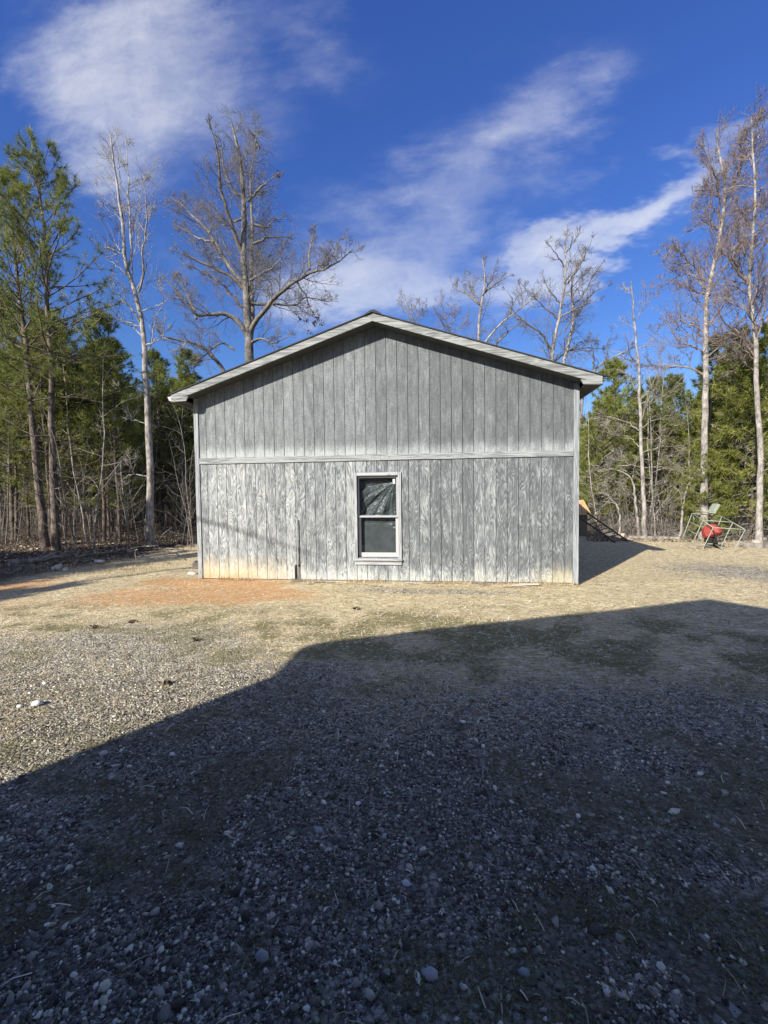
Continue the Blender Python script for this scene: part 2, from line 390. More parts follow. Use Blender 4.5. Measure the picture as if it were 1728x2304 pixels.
def masks(x, y):
    n = vnoise(x, y, .9, 3)*.55+vnoise(x, y, 2.3, 4)*.3+vnoise(x, y, 5.5, 6)*.15
    grav = sm(-y, 3.0, 5.2)*(.95)*(1-.45*sm(-x, -2.6, -1.4)*(1-sm(-y, 5.2, 6.2)))
    grav = grav+.85*ell(x, y, 1.1, -3.5, 1.9, .8, 12)+.75*ell(x, y, 4.8, -.75, 1.8, .30, 0)+.8*ell(x, y, 10.8, 1.6, 1.9, 1.5, -20)+.45*ell(x, y, 8.2, .55, .8, .35)
    grav = grav*(.35+1.15*n)*(1-.55*ell(x, y, 6.2, -3.6, 2.4, 1.3, 0))
    clay = 1.7*ell(x, y, .45, -.25, 1.35, .36)+.75*ell(x, y, 1.7, -1.15, 1.25, .55, 0)+.62*ell(x, y, .3, -1.4, 1.9, .8)+.42*ell(x, y, -1.0, -2.0, 2.2, .9, 10)+.8*ell(x, y, -3.6, -1.0, 1.6, .8, 40)+.35*ell(x, y, 12.0, 5.6, 2.0, 1.2)
    clay = clay+.35*ell(x, y, 6.4, -.5, 1.6, .25)
    clay = clay*(.35+.7*vnoise(x, y, 1.7, 8)+.45*vnoise(x, y, 4.3, 18))
    moss = sm(vnoise(x, y, 1.25, 9)*.5+vnoise(x, y, 3.6, 10)*.5, .38, .72)
    moss = moss*(.25+.95*sm(-y, 1.2, 3.5))+.45*ell(x, y, 5.0, -6.9, .5, .45)+.5*ell(x, y, 6.6, -6.5, .8, .6)+.4*ell(x, y, 4.2, -6.2, .5, .8)+.5*ell(x, y, 5.4, -2.9, 2.2, .9, 8)+.4*ell(x, y, -.8, .2, .9, .9)
    lit = np.maximum(sm(-x, 2.6, 5.2)*sm(y*.8-x*.25, -1.5, .6), sm(y, 8.0, 10.5))
    lit = np.maximum(lit, sm(x-y*.1, 13.5, 17.0))
    return np.clip(grav, 0, 1), np.clip(clay, 0, 1), np.clip(moss, 0, 1), np.clip(lit, 0, 1)
def grid_axis(c, inner, step, outer, n_out):
    a = np.arange(-inner, inner+1e-6, step)
    t = np.linspace(0, 1, n_out+1)[1:]; o = inner+(outer-inner)*t**2.4
    return c+np.concatenate([-o[::-1], a, o])
gx = grid_axis(4, 18, .15, 700, 26); gy = grid_axis(1, 14, .15, 700, 26)
GX, GY = np.meshgrid(gx, gy, indexing='ij')
GV = np.stack([GX, GY, gz(GX, GY)], -1).reshape(-1, 3)
nx, ny = len(gx), len(gy)
ii, jj = np.meshgrid(np.arange(nx-1), np.arange(ny-1), indexing='ij')
b0 = (ii*ny+jj).ravel(); GF = np.stack([b0, b0+ny, b0+ny+1, b0+1], 1)
mg, mc, mm, ml = [q.ravel() for q in masks(GX, GY)]
def ground_mat():
    m, T, p, o = newmat('ground_gravel_soil')
    g = T.node('ShaderNodeTexCoord').outputs['Object']
    mk = T.sep(T.attr('zones')); lit, shade_dark, _u = T.sep(T.attr('litter'))
    wob = T.m('SUBTRACT', T.noise(g, 7, 4, .7), .5)
    wob2 = T.m('SUBTRACT', T.noise(g, 38, 2, .65), .5)
    edge = T.m('ADD', T.m('MULTIPLY', wob, 1.5), T.m('MULTIPLY', wob2, .7))
    # crushed stone, two sizes
    def stones(sc):
        c = T.sep(T.vor(g, sc, out='Color')); d = T.vor(g, sc, 'DISTANCE_TO_EDGE')
        return c[0], c[1], d
    a1, a2, ad = stones(30); c1, c2, cdn = stones(74)
    st = T.ramp(a1, [(0, (.12,.105,.075)), (.3, (.34,.30,.225)), (.7, (.62,.56,.43)), (.93, (.84,.78,.62)), (1, (.92,.88,.74))])
    st2 = T.ramp(c1, [(0, (.10,.085,.06)), (.4, (.38,.335,.25)), (.8, (.72,.65,.50)), (1, (.90,.85,.70))])
    gm = T.mix(T.rng(c2, .45, .5), st, st2)
    gm = T.mix(T.rng(ad, .06, .0, 0, .75), gm, (.04,.034,.026))
    gm = T.mix(T.rng(T.noise(g, 4.5, 4, .65), .50, .62, 0, .45), gm, (.11,.09,.06))
    # dead grass and straw: fine strands crossing at all angles
    def strands(rot, sc):
        q = T.mapping(T.vm('ADD', g, T.vm('MULTIPLY', T.node('ShaderNodeTexNoise', {'Vector': g, 'Scale': 3.0}).outputs['Color'], (.3,.3,0))), rot=(0,0,rot), sc=(9*sc, 75*sc, 20))
        return T.noise(q, 1, 3, .6)
    sa = strands(.35, 1.0); sb = strands(1.9, .85); sc_ = strands(-.7, 1.2)
    s3 = T.m('MAXIMUM', T.m('MAXIMUM', sa, sb), sc_)
    grass = T.ramp(T.m('ADD', s3, T.m('MULTIPLY', wob, .25)), [(.42, (.17,.125,.06)), (.51, (.46,.36,.19)), (.60, (.76,.63,.38)), (.70, (.92,.83,.58))])
    mossc = T.mix(T.noise(g, 70, 3, .6), (.035,.038,.010), (.20,.19,.05))
    clayc = T.mix(T.noise(g, 26, 5, .65), (.42,.19,.065), (.72,.40,.165))
    litc = T.ramp(T.noise(g, 45, 5, .7), [(.32, (.028,.022,.016)), (.5, (.085,.062,.042)), (.62, (.17,.13,.09)), (.75, (.32,.26,.19))])
    c = grass
    fm = T.rng(T.m('ADD', mk[2], T.m('MULTIPLY', edge, 1.5)), .35, 1.0)
    c = T.mix(T.m('MULTIPLY', fm, .75), c, mossc)
    fc = T.rng(T.m('ADD', mk[1], T.m('MULTIPLY', edge, .8)), .30, .75)
    c = T.mix(T.m('MULTIPLY', fc, T.rng(T.noise(g, 16, 4, .7), .30, .62, .35, .95)), c, clayc)
    fg = T.rng(T.m('ADD', mk[0], edge), .36, .62)
    fg = T.m('MULTIPLY', fg, T.m('SUBTRACT', 1.0, T.m('MULTIPLY', fm, .55)))
    c = T.mix(fg, c, gm)
    # stones sprinkled in the grass too
    sp = T.m('MULTIPLY', T.rng(a2, .80, .84), T.rng(ad, .03, .10))
    c = T.mix(T.m('MULTIPLY', sp, .8), c, st)
    # painted shade: soil between the stones darkened in the near shadowed strip
    c = T.mix(T.m('MULTIPLY', shade_dark, .55), c, T.mix(T.noise(g, 30, 3, .6), (.028,.025,.018), (.12,.105,.075)))
    fl = T.rng(T.m('ADD', lit, T.m('MULTIPLY', edge, .6)), .35, .75)
    c = T.mix(fl, c, litc)
    T.put(c, p.inputs['Base Color']); p.inputs['Roughness'].default_value = .92
    p.inputs['Specular IOR Level'].default_value = .2
    hs = T.rng(ad, 0, .28)
    hg = T.m('MULTIPLY', sa, 2.0)
    h = T.m('ADD', T.m('MULTIPLY', hs, T.m('ADD', .25, T.m('MULTIPLY', mk[0], .8))), hg)
    T.put(T.bump(h, .9, .016), p.inputs['Normal'])
    return m
M_ground = ground_mat()
z3 = np.stack([mg, mc, mm], 1); md = sm(-GV[:, 1], 3.2, 6.2)*(.55+.45*vnoise(GV[:, 0], GV[:, 1], 1.6, 71)); l3 = np.stack([ml, md, ml], 1)  # second litter channel carries painted shade, deepening towards the camera
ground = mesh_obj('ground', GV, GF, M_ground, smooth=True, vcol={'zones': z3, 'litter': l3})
tag(ground, kind='structure')

# ------------------------------------------------------------------ shed
XL, XR, YB = -.043, 7.357, 9.0
XM = (XL+XR)/2; OV, RK = .294, .310
ZE, ZP, FH = 3.684, 4.998, .139          # top of rake board at its foot and at the ridge
SL = (ZP-ZE)/(XM-XL+OV)
def roofz(x): return ZP-abs(x-XM)*SL     # top line of the rake board
TB, TT = 2.345, 2.462                   # trim band
shed = empty('shed', (XM, 0, 0), 'weathered grey wood-sided gable shed with one window standing on the gravel yard', 'shed')
def panel(z0, ztop, mat, name, y=0.0, skip=None):
    """grooved plywood siding: planks standing proud of recessed grooves"""
    mb = MB(); g = .0095; dep = .016
    xs = [XL+.09]+[i*GS for i in range(1, 37) if XL+.1 < i*GS < XR-.09]+[XR-.09]
    for a, b in zip(xs[:-1], xs[1:]):
        a2, b2 = a+g/2, b-g/2
        segs = [(z0, None)]
        if skip and b2 > skip[0] and a2 < skip[1]:
            if a2 < skip[0]-.001:      # split the plank at the window edge
                parts = [(a2, skip[0], [(z0, None)]), (skip[0], b2, [(z0, skip[2]), (skip[3], None)])]
            elif b2 > skip[1]+.001:
                parts = [(a2, skip[1], [(z0, skip[2]), (skip[3], None)]), (skip[1], b2, [(z0, None)])]
            else: parts = [(a2, b2, [(z0, skip[2]), (skip[3], None)])]
        else: parts = [(a2, b2, segs)]
        for pa, pb, sg in parts:
            for lo, hi in sg:
                ta = ztop(pa) if hi is None else hi; tb = ztop(pb) if hi is None else hi
                pts = [(pa, y, lo), (pb, y, lo), (pb, y, tb)]
                if pa < XM < pb and hi is None: pts.append((XM, y, ztop(XM)))
                pts.append((pa, y, ta)); mb.prism(pts[::-1], (0, dep, 0))
    return mb.build(name, mat, shed)
WX0, WX1, WZ0, WZ1 = 3.262, 4.070, .47, 2.062     # rough opening
lo = panel(.03, lambda x: TB+.02, M_lo, 'siding', skip=(WX0, WX1, WZ0, WZ1))
tag(lo, 'lower siding with strong wood grain and soil stains')
up = panel(TT-.02, lambda x: roofz(x)-FH*.35, M_up, 'siding'); tag(up, 'upper siding of plain worn grey panels')
# backing wall behind the grooves, in four pieces round the window, then side and rear walls
mb = MB(); y0, y1 = .016, .10
mb.box(XL+.004, WX0, y0, y1, .02, 2.4); mb.box(WX1, XR-.004, y0, y1, .02, 2.4); mb.box(WX0, WX1, y0, y1, .02, WZ0); mb.box(WX0, WX1, y0, y1, WZ1, 2.4)
mb.prism([(XL+.004, y0, 2.4), (XL+.004, y0, roofz(XL)-.1), (XM, y0, ZP-.1), (XR-.004, y0, roofz(XR)-.1), (XR-.004, y0, 2.4)], (0, .09, 0))
mb.box(XL+.004, XL+.10, y1, YB, .02, roofz(XL)-.1); mb.box(XR-.10, XR-.004, y1, YB, .02, roofz(XR)-.1)
mb.prism([(XL+.004, YB, .02), (XL+.004, YB, roofz(XL)-.1), (XM, YB, ZP-.1), (XR-.004, YB, roofz(XR)-.1), (XR-.004, YB, .02)], (0, .08, 0))
mb.build('wall', simple('wall_grey_paint', (.16,.17,.175), .9, .35, 5), shed)
MB().box(XL+.03, XR-.03, .03, YB-.03, -.25, .03).build('foundation', M_conc, shed)
for x0, x1 in ((XL, XL+.092), (XR-.092, XR)):
    MB().box(x0, x1, -.022, .012, .02, roofz(x0 if x0 < 1 else x1)-FH*.9).build('corner_board', M_boardv, shed, bevel=.003)
MB().box(XL+.095, 3.735, -.024, .0, TB, TT).build('trim_board', M_board, shed, bevel=.003)
MB().box(3.738, XR-.097, -.024, .0, TB+.002, TT-.002).build('trim_board', M_board, shed, bevel=.003)
# roof: two slabs, shingles on top, rake boards, fascia, boxed eaves
EX = XM-XL+OV
for s in (-1, 1):
    def P(d, z, y): return (XM+s*d, y, z)
    # rake board
    MB().prism([P(0, ZP, -RK), P(0, ZP-FH, -RK), P(EX, ZE-FH, -RK), P(EX, ZE, -RK)], (0, .026, 0)).build('rake_board', M_rake, shed, bevel=.003)
    # roof deck and rake soffit under it
    MB().prism([P(0, ZP-.012, -RK+.030), P(0, ZP-.09, -RK+.030), P(EX-.004, ZE-.09, -RK+.030), P(EX-.004, ZE-.012, -RK+.030)], (0, YB+2*RK-.05, 0)).build('roof_deck', M_soffit, shed)
    MB().prism([P(.002, ZP-FH+.02, -RK+.030), P(.002, ZP-FH+.004, -RK+.030), P(EX-.30, ZE-FH+.004+.30*SL, -RK+.030), P(EX-.30, ZE-FH+.02+.30*SL, -RK+.030)], (0, RK-.034, 0)).build('soffit', M_soffit, shed)
    # shingles with a thin metal edge
    e = .018
    MB().prism([P(0, ZP+.006, -RK-e), P(0, ZP+.026, -RK-e), P(EX+.035, ZE+.026-.035*SL, -RK-e), P(EX+.035, ZE+.006-.035*SL, -RK-e)], (0, YB+2*RK, 0)).build('shingles', M_shingle, shed)
    # eave: boxed soffit and fascia board along the side
    zf = ZE-FH
    MB().prism([P(EX-.004, zf+.004, -RK+.032), P(EX-.30+.02, zf+.004, -RK+.032), P(EX-.30+.02, zf+.022, -RK+.032), P(EX-.004, zf+.022, -RK+.032)], (0, YB+RK, 0)).build('eave_soffit', M_soffit, shed)
    MB().prism([P(EX-.004, zf, -RK+.031), P(EX+.016, zf, -RK+.031), P(EX+.016, ZE-.006, -RK+.031), P(EX-.004, ZE-.006, -RK+.031)], (0, YB+RK, 0)).build('fascia_board', M_boardv, shed)
    # triangular end plate closing the boxed eave
    MB().prism([P(EX-.03, zf, -RK+.004), P(EX-.31, zf+.012, -RK+.004), P(EX-.36, zf+.10, -RK+.004), P(EX-.03, zf+.06, -RK+.004)], (0, .024, 0)).build('eave_return', M_rake, shed)
    # gutter stub at the front of each eave
    MB().prism([P(EX+.018, ZE-.115 if s < 0 else ZE-.05, -RK+.05), P(EX+.018, ZE-.02, -RK+.05), P(EX+(.10 if s < 0 else .085), ZE-.03, -RK+.05), P(EX+.07, ZE-.10 if s < 0 else ZE-.06, -RK+.05)], (0, YB, 0)).build('gutter', M_sashw if s < 0 else M_boardv, shed)
MB().prism([(XM-.14, -RK-.03, ZP-.02), (XM-.02, -RK-.03, ZP+.05), (XM+.04, -RK-.03, ZP+.055), (XM+.16, -RK-.03, ZP-.02), (XM+.14, -RK-.03, ZP-.035), (XM, -RK-.03, ZP+.01), (XM-.14, -RK-.03, ZP-.04)][::-1], (0, YB+2*RK+.04, 0)).build('ridge_cap', M_shingle, shed)

# window
def window():
    f = MB()
    OX0, OX1, OZ1 = 3.206, 4.126, 2.117
    yb = -.030
    f.box(OX0, WX0+.006, yb, .0, WZ0-.03, OZ1); f.box(WX1-.006, OX1, yb, .0, WZ0-.03, OZ1)
    win = f.build('window', M_case, shed, bevel=.003)
    def sub(mb, name, mat, bevel=0):
        o = mb.build(name, mat, None, bevel=bevel); o.parent = win
        return o
    # the window mesh is stored relative to the shed's origin: keep children in the same space
    def sb(mb, name, mat, bevel=0, smooth=False):
        V = A(mb.V, float)-A(shed.location)
        o = mesh_obj(name, V, mb.F, mat, win, smooth)
        if bevel:
            md = o.modifiers.new('bevel', 'BEVEL'); md.width = bevel; md.segments = 2
        return o
    sb(MB().box(WX0+.008, WX1-.008, yb, .0, WZ1-.006, OZ1-.001), 'head_casing', M_caseh, .003)
    sb(MB().box(OX0-.012, OX1+.012, -.062, .05, WZ0-.052, WZ0-.012), 'sill', M_caseh, .004)
    sb(MB().box(OX0+.004, OX1-.004, -.026, -.001, .336, WZ0-.055), 'apron', M_caseh, .003)
    # reveal
    r = MB(); r.box(WX0-.002, WX0+.006, .001, .15, WZ0, WZ1); r.box(WX1-.006, WX1+.002, .001, .15, WZ0, WZ1)
    r.box(WX0+.006, WX1-.006, .001, .15, WZ1-.006, WZ1+.002); r.box(WX0+.006, WX1-.006, .051, .15, WZ0-.04, WZ0)
    sb(r, 'jamb', simple('jamb_dark', (.06,.065,.07), .8, .2, 20))
    a, b = WX0+.012, WX1-.012; zm = 1.275
    def sash(z0, z1, ys, st, bot, top, mat):
        q = MB(); d = .03
        q.box(a, a+st, ys, ys+d, z0, z1); q.box(b-st, b, ys, ys+d, z0, z1)
        q.box(a+st, b-st, ys, ys+d, z0, z0+bot); q.box(a+st, b-st, ys, ys+d, z1-top, z1)
        sb(q, 'sash', mat, .002)
        sb(MB().box(a+st-.002, b-st+.002, ys+.012, ys+.016, z0+bot-.002, z1-top+.002), 'pane', M_glass)
    sash(zm-.025, WZ1-.012, .030, .030, .034, .036, M_sash)
    sash(WZ0+.004, zm+.018, .066, .052, .088, .03, M_sashw)
    sb(MB().box(3.62, 3.70, .024, .034, zm+.012, zm+.022), 'sash_lock', M_sashw)
    # paper tag on the upper pane
    sb(MB().box(3.962, 4.004, .035, .0365, 1.90, 1.985), 'paper_tag', simple('tag_paper', (.85,.85,.84), .6, .03, 10))
    # sheet of dark plastic hung behind both sashes, gathered towards the top right
    nx_, nz_ = 110, 220
    X, Z = np.meshgrid(np.linspace(a-.0, b+.0, nx_), np.linspace(WZ0+.02, WZ1-.02, nz_), indexing='ij')
    ax_, az_ = 3.99, 1.93
    th = np.arctan2(ax_-X, az_-Z); rr = np.hypot(X-ax_, Z-az_)
    upm = sm(Z, 1.05, 1.35)
    fold = (np.sin(th*9+.9+.9*np.sin(rr*6))*.6+.28*np.sin(th*21+1.1+rr*3)+.10*np.sin(th*47+rr*9))*np.minimum(rr, .55)*.085
    cr = (vnoise(X, Z, 9, 21)-.5)*.020+(np.abs(vnoise(X+Z*.6, Z-X*.5, 13, 22)-.5))*.03+(vnoise(X*1.0, Z*2, 25, 23)-.5)*.004
    lowp = (vnoise(X, Z*.6, 5, 31)-.5)*.018+.010*np.exp(-((Z-1.13)/.006)**2)
    Yp = .152+upm*(fold+cr)+(1-upm)*(lowp+(vnoise(X, Z, 16, 33)-.5)*.004)
    i2, j2 = np.meshgrid(np.arange(nx_-1), np.arange(nz_-1), indexing='ij'); q0 = (i2*nz_+j2).ravel()
    o = mesh_obj('plastic_sheet', np.stack([X, Yp, Z], -1).reshape(-1, 3)-A(shed.location), np.stack([q0, q0+nz_, q0+nz_+1, q0+1], 1), M_plastic, win, True)
    sb(MB().box(WX0-.1, WX1+.1, .235, .245, WZ0-.1, WZ1+.1), 'dark_backing', M_void)
    k = MB(); k.tube([(3.905,.105,1.12), (3.93,.10,1.105), (3.94,.102,1.085)], [.012,.017,.006], 6); k.tube([(3.955,.105,1.06), (3.985,.098,1.045), (4.0,.1,1.03)], [.014,.02,.008], 6)
    sb(k, 'clamp', M_sashw)
    sb(MB().tube([(3.985,.10,1.04), (4.02,.10,.93), (4.06,.10,.80)], .006, 6), 'cord', M_black)
window()
# conduit up the wall, and the short black stub beside it
c = empty('conduit_pipe', (2.07, -.04, .03), 'tall thin grey pipe standing up against the lower siding left of the window', 'pipe')
MB().tube([(2.068,-.042,.02), (2.068,-.042,.6), (2.066,-.042,1.17), (2.066,-.03,1.20), (2.066,.0,1.212)], .0135, 10).build('pipe', simple('pipe_grey', (.36,.37,.38), .6, .15, 20), c, True)
MB().box(2.045, 2.092, -.03, -.0, .30, .325).build('strap', M_black, c)
tag(MB().tube([(2.018,-.035,.02), (2.018,-.035,.28), (2.018,-.03,.30), (2.018,-.0,.31)], .017, 10).build('pipe_stub', M_black, None, True), 'short black pipe stub at the foot of the wall beside the tall pipe', 'pipe')

# ------------------------------------------------------------------ the building behind the photographer (it throws the big shadow)
bx0, bx1, by = .13, 7.27, -9.30
bm_, bh = (bx0+bx1)/2, 3.75
twin = empty('outbuilding', (bm_, by, 0), 'grey gable building behind the photographer whose shadow covers the gravel', 'building')
mb = MB(); mb.prism([(bx0, by, 0), (bx0, by, bh+.05), (bm_, by, 5.42), (bx1, by, bh+.05), (bx1, by, 0)], (0, -9, 0)); mb.build('wall', M_boardv, twin)
for s in (-1, 1):
    e_ = bm_+s*(bm_-bx0+.31)
    MB().prism([(bm_, by+.29, 5.50), (bm_, by+.29, 5.36), (e_, by+.29, bh-.14), (e_, by+.29, bh)], (0, -9.6, 0)).build('roof', M_shingle, twin)

# ------------------------------------------------------------------ trees
def unit(v): return v/np.maximum(np.linalg.norm(v, axis=-1, keepdims=True), 1e-9)
def tubes(P, R, k):
    """P (B,n,3), R (B,n) -> quads"""
    B, n, _ = P.shape
    T = unit(np.gradient(P, axis=1))
    ref = np.where(np.abs(T[:, :1, 2:3]) > .85, A([.97,.12,.05]), A([.1,.2,.97]))
    a1 = unit(np.cross(T, np.broadcast_to(ref, T.shape))); a2 = np.cross(T, a1)
    an = np.arange(k)*2*math.pi/k
    V = P[:, :, None]+R[:, :, None, None]*(np.cos(an)[:, None]*a1[:, :, None]+np.sin(an)[:, None]*a2[:, :, None])
    b = (np.arange(B)*n*k)[:, None, None]; i = (np.arange(n-1)*k)[None, :, None]; j = np.arange(k)[None, None, :]
    j2 = (j+1) % k
    F = np.stack([b+i+j, b+i+j2, b+i+k+j2, b+i+k+j], -1).reshape(-1, 4)
    return V.reshape(-1, 3), F
class Wood:
    def __init__(s): s.V = []; s.F = []; s.n = 0
    def add(s, P, R, k):
        if len(P) == 0: return
        V, F = tubes(P, R, k); s.V.append(V); s.F.append(F+s.n); s.n += len(V)
    def build(s, name, mat, parent, smooth=True, off=(0,0,0)):
        return mesh_obj(name, np.concatenate(s.V)-A(off, float), np.concatenate(s.F), mat, parent, smooth)
def grow(st, d, L, r, n, wig, trop, tip, g):
    P = [st]; d = unit(d)
    for i in range(n):
        d = unit(d+g.normal(0, wig, d.shape)+A([0, 0, trop]))
        P.append(P[-1]+d*(L/n)[:, None])
    P = np.stack(P, 1); R = r[:, None]*np.linspace(1, tip, n+1)[None]
    return P, R
def kids(P, R, L, k, t0, ang, lr, rr, g, t1=1.0, up=0.0, rmin=.002):
    B, n, _ = P.shape
    t = np.clip((t0+(t1-t0)*(np.arange(k)[None]+g.random((B, k)))/k), 0, .999)*(n-1)
    i = t.astype(int); f = (t-i)[..., None]; bi = np.arange(B)[:, None]
    p = P[bi, i]*(1-f)+P[bi, i+1]*f; T = unit(P[bi, i+1]-P[bi, i])
    r = R[bi, i]*(1-f[..., 0])+R[bi, i+1]*f[..., 0]
    rnd = unit(g.normal(size=p.shape)+A([0, 0, up])); pe = unit(rnd-(rnd*T).sum(-1, keepdims=True)*T)
    th = np.radians(g.uniform(ang*.65, ang*1.25, (B, k)))[..., None]
    d = np.cos(th)*T+np.sin(th)*pe
    Lc = L[:, None]*lr*(1.1-.65*t/(n-1))*g.uniform(.55, 1.25, (B, k))
    return p.reshape(-1, 3), d.reshape(-1, 3), Lc.ravel(), np.maximum(r*rr, rmin).ravel()
def twigs(W, P, R, L, spec, g):
    """spec: list of (k, t0, angle, len ratio, rad ratio, npts, wiggle, tropism, sides)"""
    for (k, t0, ang, lr, rr, n, wig, trop, sd, rm) in spec:
        if k < 0: break
        p, d, l, r = kids(P, R, L, k, t0, ang, lr, rr, g, rmin=rm)
        P, R = grow(p, d, l, r, n, wig, trop, .35, g); L = l
        W.add(P, R, sd)
    return P, R, L
def resample(pts, n, g=None, jit=0):
    P = A(pts, float); s = np.concatenate([[0], np.cumsum(np.linalg.norm(np.diff(P, axis=0), axis=1))])
    t = np.linspace(0, s[-1], n); Q = np.stack([np.interp(t, s, P[:, i]) for i in range(P.shape[1])], 1)
    # soften the corners
    for _ in range(2): Q[1:-1] = .25*Q[:-2]+.5*Q[1:-1]+.25*Q[2:]
    if g is not None: Q[1:] += g.normal(0, jit, Q[1:].shape)
    return Q
def traced(name, label, Y, trunk, limbs, r_trunk, crop, mat, tmat, spec, seed, base=None, group=None, dy=.35, cat='tree', twk=None, rmin=.004):
    """a bare tree whose trunk and main limbs follow the outline seen in the photo; limbs also spread in depth"""
    g = np.random.default_rng(seed)
    ox, oy, sc = crop
    def pt(x, y, yy): return at(ox+x/sc, oy+y/sc, yy)
    tr = [pt(x, y, Y) for x, y in trunk]
    zb = float(gz(tr[0][0], tr[0][1])) if base is None else base
    if tr[0][2] > zb: tr = [A([tr[0][0]+(tr[0][0]-tr[1][0])*.2, Y, zb-.15])]+tr
    loc = A([tr[0][0], Y, zb])
    e = empty(name, loc, label, cat, group)
    T3 = resample(tr, 26, g, .012)
    Lt = np.linalg.norm(np.diff(T3, axis=0), axis=1).sum()
    rad = r_trunk*np.linspace(1.0, .10, 26)**.8; rad[0] *= 1.35; rad[1] *= 1.12
    Wt = Wood(); Wt.add(T3[None], rad[None], 12); Wt.build('trunk', tmat, e, off=loc)
    W = Wood()
    allP = [T3[8:]]; allR = [rad[8:]]; allL = [Lt*.5]
    for lm in limbs:
        w0 = lm[0]; pts = lm[1]
        sgn = g.choice([-1, 1])*g.uniform(.5, 1)*dy
        L0 = sum(math.dist(a, b) for a, b in zip(pts[:-1], pts[1:]))
        acc = 0; q = []
        for i, (x, y) in enumerate(pts):
            if i: acc += math.dist(pts[i-1], pts[i])
            q.append(pt(x, y, Y+sgn*acc/sc*(Y-CAM[1])/FPX*1.0))
        Q = resample(q, 18, g, .02)
        # let the limb start inside what carries it
        L = np.linalg.norm(np.diff(Q, axis=0), axis=1).sum()
        rr = r_trunk*w0*.72*np.linspace(1, .16, 18)
        W.add(Q[None], rr[None], 7)
        allP.append(Q); allR.append(rr); allL.append(L)
    for Q, rr, L in zip(allP, allR, allL):
        k = max(2, int((twk or 2.2)*L))
        p, d, l, r = kids(Q[None], rr[None], A([L]), k, .18, 48, .34, .55, g, rmin=rmin)
        l = np.clip(l, .6, 2.6)*np.linspace(1.12, .52, len(l)); r = np.minimum(r, .012+l*.006)
        P, R = grow(p, d, l, r, 8, .17, .06, .3, g); W.add(P, R, 5)
        twigs(W, P, R, l, spec, g)
    W.build('crown', mat, e, off=loc)
    return e
TW = [(7, .12, 40, .76, .6, 6, .16, .07, 3, .006), (7, .15, 36, .76, .7, 5, .16, .08, 3, .0046)]
OAKTW = [(7, .10, 48, .74, .6, 6, .18, .05, 3, .0072), (6, .12, 42, .74, .7, 5, .18, .06, 3, .0055), (2, .2, 38, .8, .8, 4, .16, .06, 3, .0045)]

oak = traced('oak_tree', 'big bare gnarled oak rising behind the left roof slope of the shed', 14.0,
    [(715,2020),(700,1700),(700,1450),(665,1300),(650,1100),(685,850),(665,700),(650,400),(600,200),(570,110)],
    [(.62,[(705,1950),(738,1560),(720,1200),(740,900),(720,700),(700,500),(790,300),(735,150)]),
     (.50,[(650,1130),(590,970),(530,780),(480,620),(465,350),(430,220),(385,100)]),
     (.55,[(715,1760),(760,1650),(870,1540),(930,1450),(1090,1350),(1190,1270),(1290,1265),(1420,1210),(1530,1100)]),
     (.25,[(1190,1260),(1180,1130),(1210,1000),(1250,920)]),
     (.25,[(1290,1265),(1370,1140),(1400,1060),(1430,1010)]),
     (.33,[(730,1530),(870,1530),(1000,1540),(1100,1550),(1130,1460),(1280,1510),(1420,1510)]),
     (.55,[(700,1800),(620,1650),(500,1600),(400,1610),(290,1650),(200,1500),(150,1440),(0,1290)]),
     (.45,[(690,1440),(560,1300),(430,1250),(250,1160),(190,1130),(60,1090)]),
     (.45,[(670,1380),(540,1240),(480,1120),(420,1000),(300,860),(220,800),(160,720),(80,680)]),
     (.50,[(560,2150),(430,1950),(350,1870),(200,1830),(0,1790),(-60,1700)]),
     (.30,[(660,1560),(490,1370),(330,1270),(180,1200)]),
     (.28,[(290,1650),(265,1560),(180,1380),(120,1250)]),
     (.33,[(738,1060),(850,1000),(980,1000),(1050,1000)]),
     (.30,[(700,720),(800,600),(870,550),(950,500)]),
     (.30,[(720,1340),(870,1260),(960,1180),(1000,1090)]),
     (.28,[(665,700),(560,600),(500,430),(480,250),(450,120)]),
     (.25,[(430,1040),(300,1010),(200,950),(100,880)]),
     (.30,[(740,900),(860,930),(900,860),(1000,860)]),
     (.30,[(700,1850),(800,1800),(900,1850),(1000,1800),(1060,1760)]),
     (.25,[(600,1900),(500,1830),(330,1950),(240,2020)]),
     (.25,[(650,850),(560,900),(430,910)]),
     (.24,[(790,300),(760,220),(700,130)]),
     (.20,[(1090,1360),(1150,1450),(1190,1560),(1260,1680)])],
    .34, (360,250,3.53), M_twig, M_oak, OAKTW, 3, dy=.5, twk=2.6, rmin=.008)
# clumps of dead leaves still hanging in the oak
def leaf_quads(C, n, spread, size, g):
    c = np.repeat(C, n, 0)+g.normal(0, 1, (len(C)*n, 3))*spread
    a = unit(g.normal(size=c.shape))*size*g.uniform(.6, 1.3, (len(c), 1)); b = unit(np.cross(a, g.normal(size=c.shape)))*np.linalg.norm(a, axis=1, keepdims=True)*.55
    V = np.stack([c-a, c-b, c+a, c+b], 1).reshape(-1, 3); F = np.arange(len(V)).reshape(-1, 4)
    tint = np.repeat(g.random(len(c)), 4)[:, None]*np.ones(3)
    return V, F, tint
gL = np.random.default_rng(77)
pts = [at(360+x/3.53, 250+y/3.53, 14) for x, y in [(945,490),(945,525),(1185,1545),(1215,1600),(1110,1650),(1165,1665),(1230,1680),(1290,1690),(1085,1610),(1185,1755),(1255,1640)]]
V, F, tn = leaf_quads(A(pts), 16, .07, .065, gL)
o = mesh_obj('dead_leaves', V-A(oak.location), F, M_leaf, oak, vcol={'tint': tn})

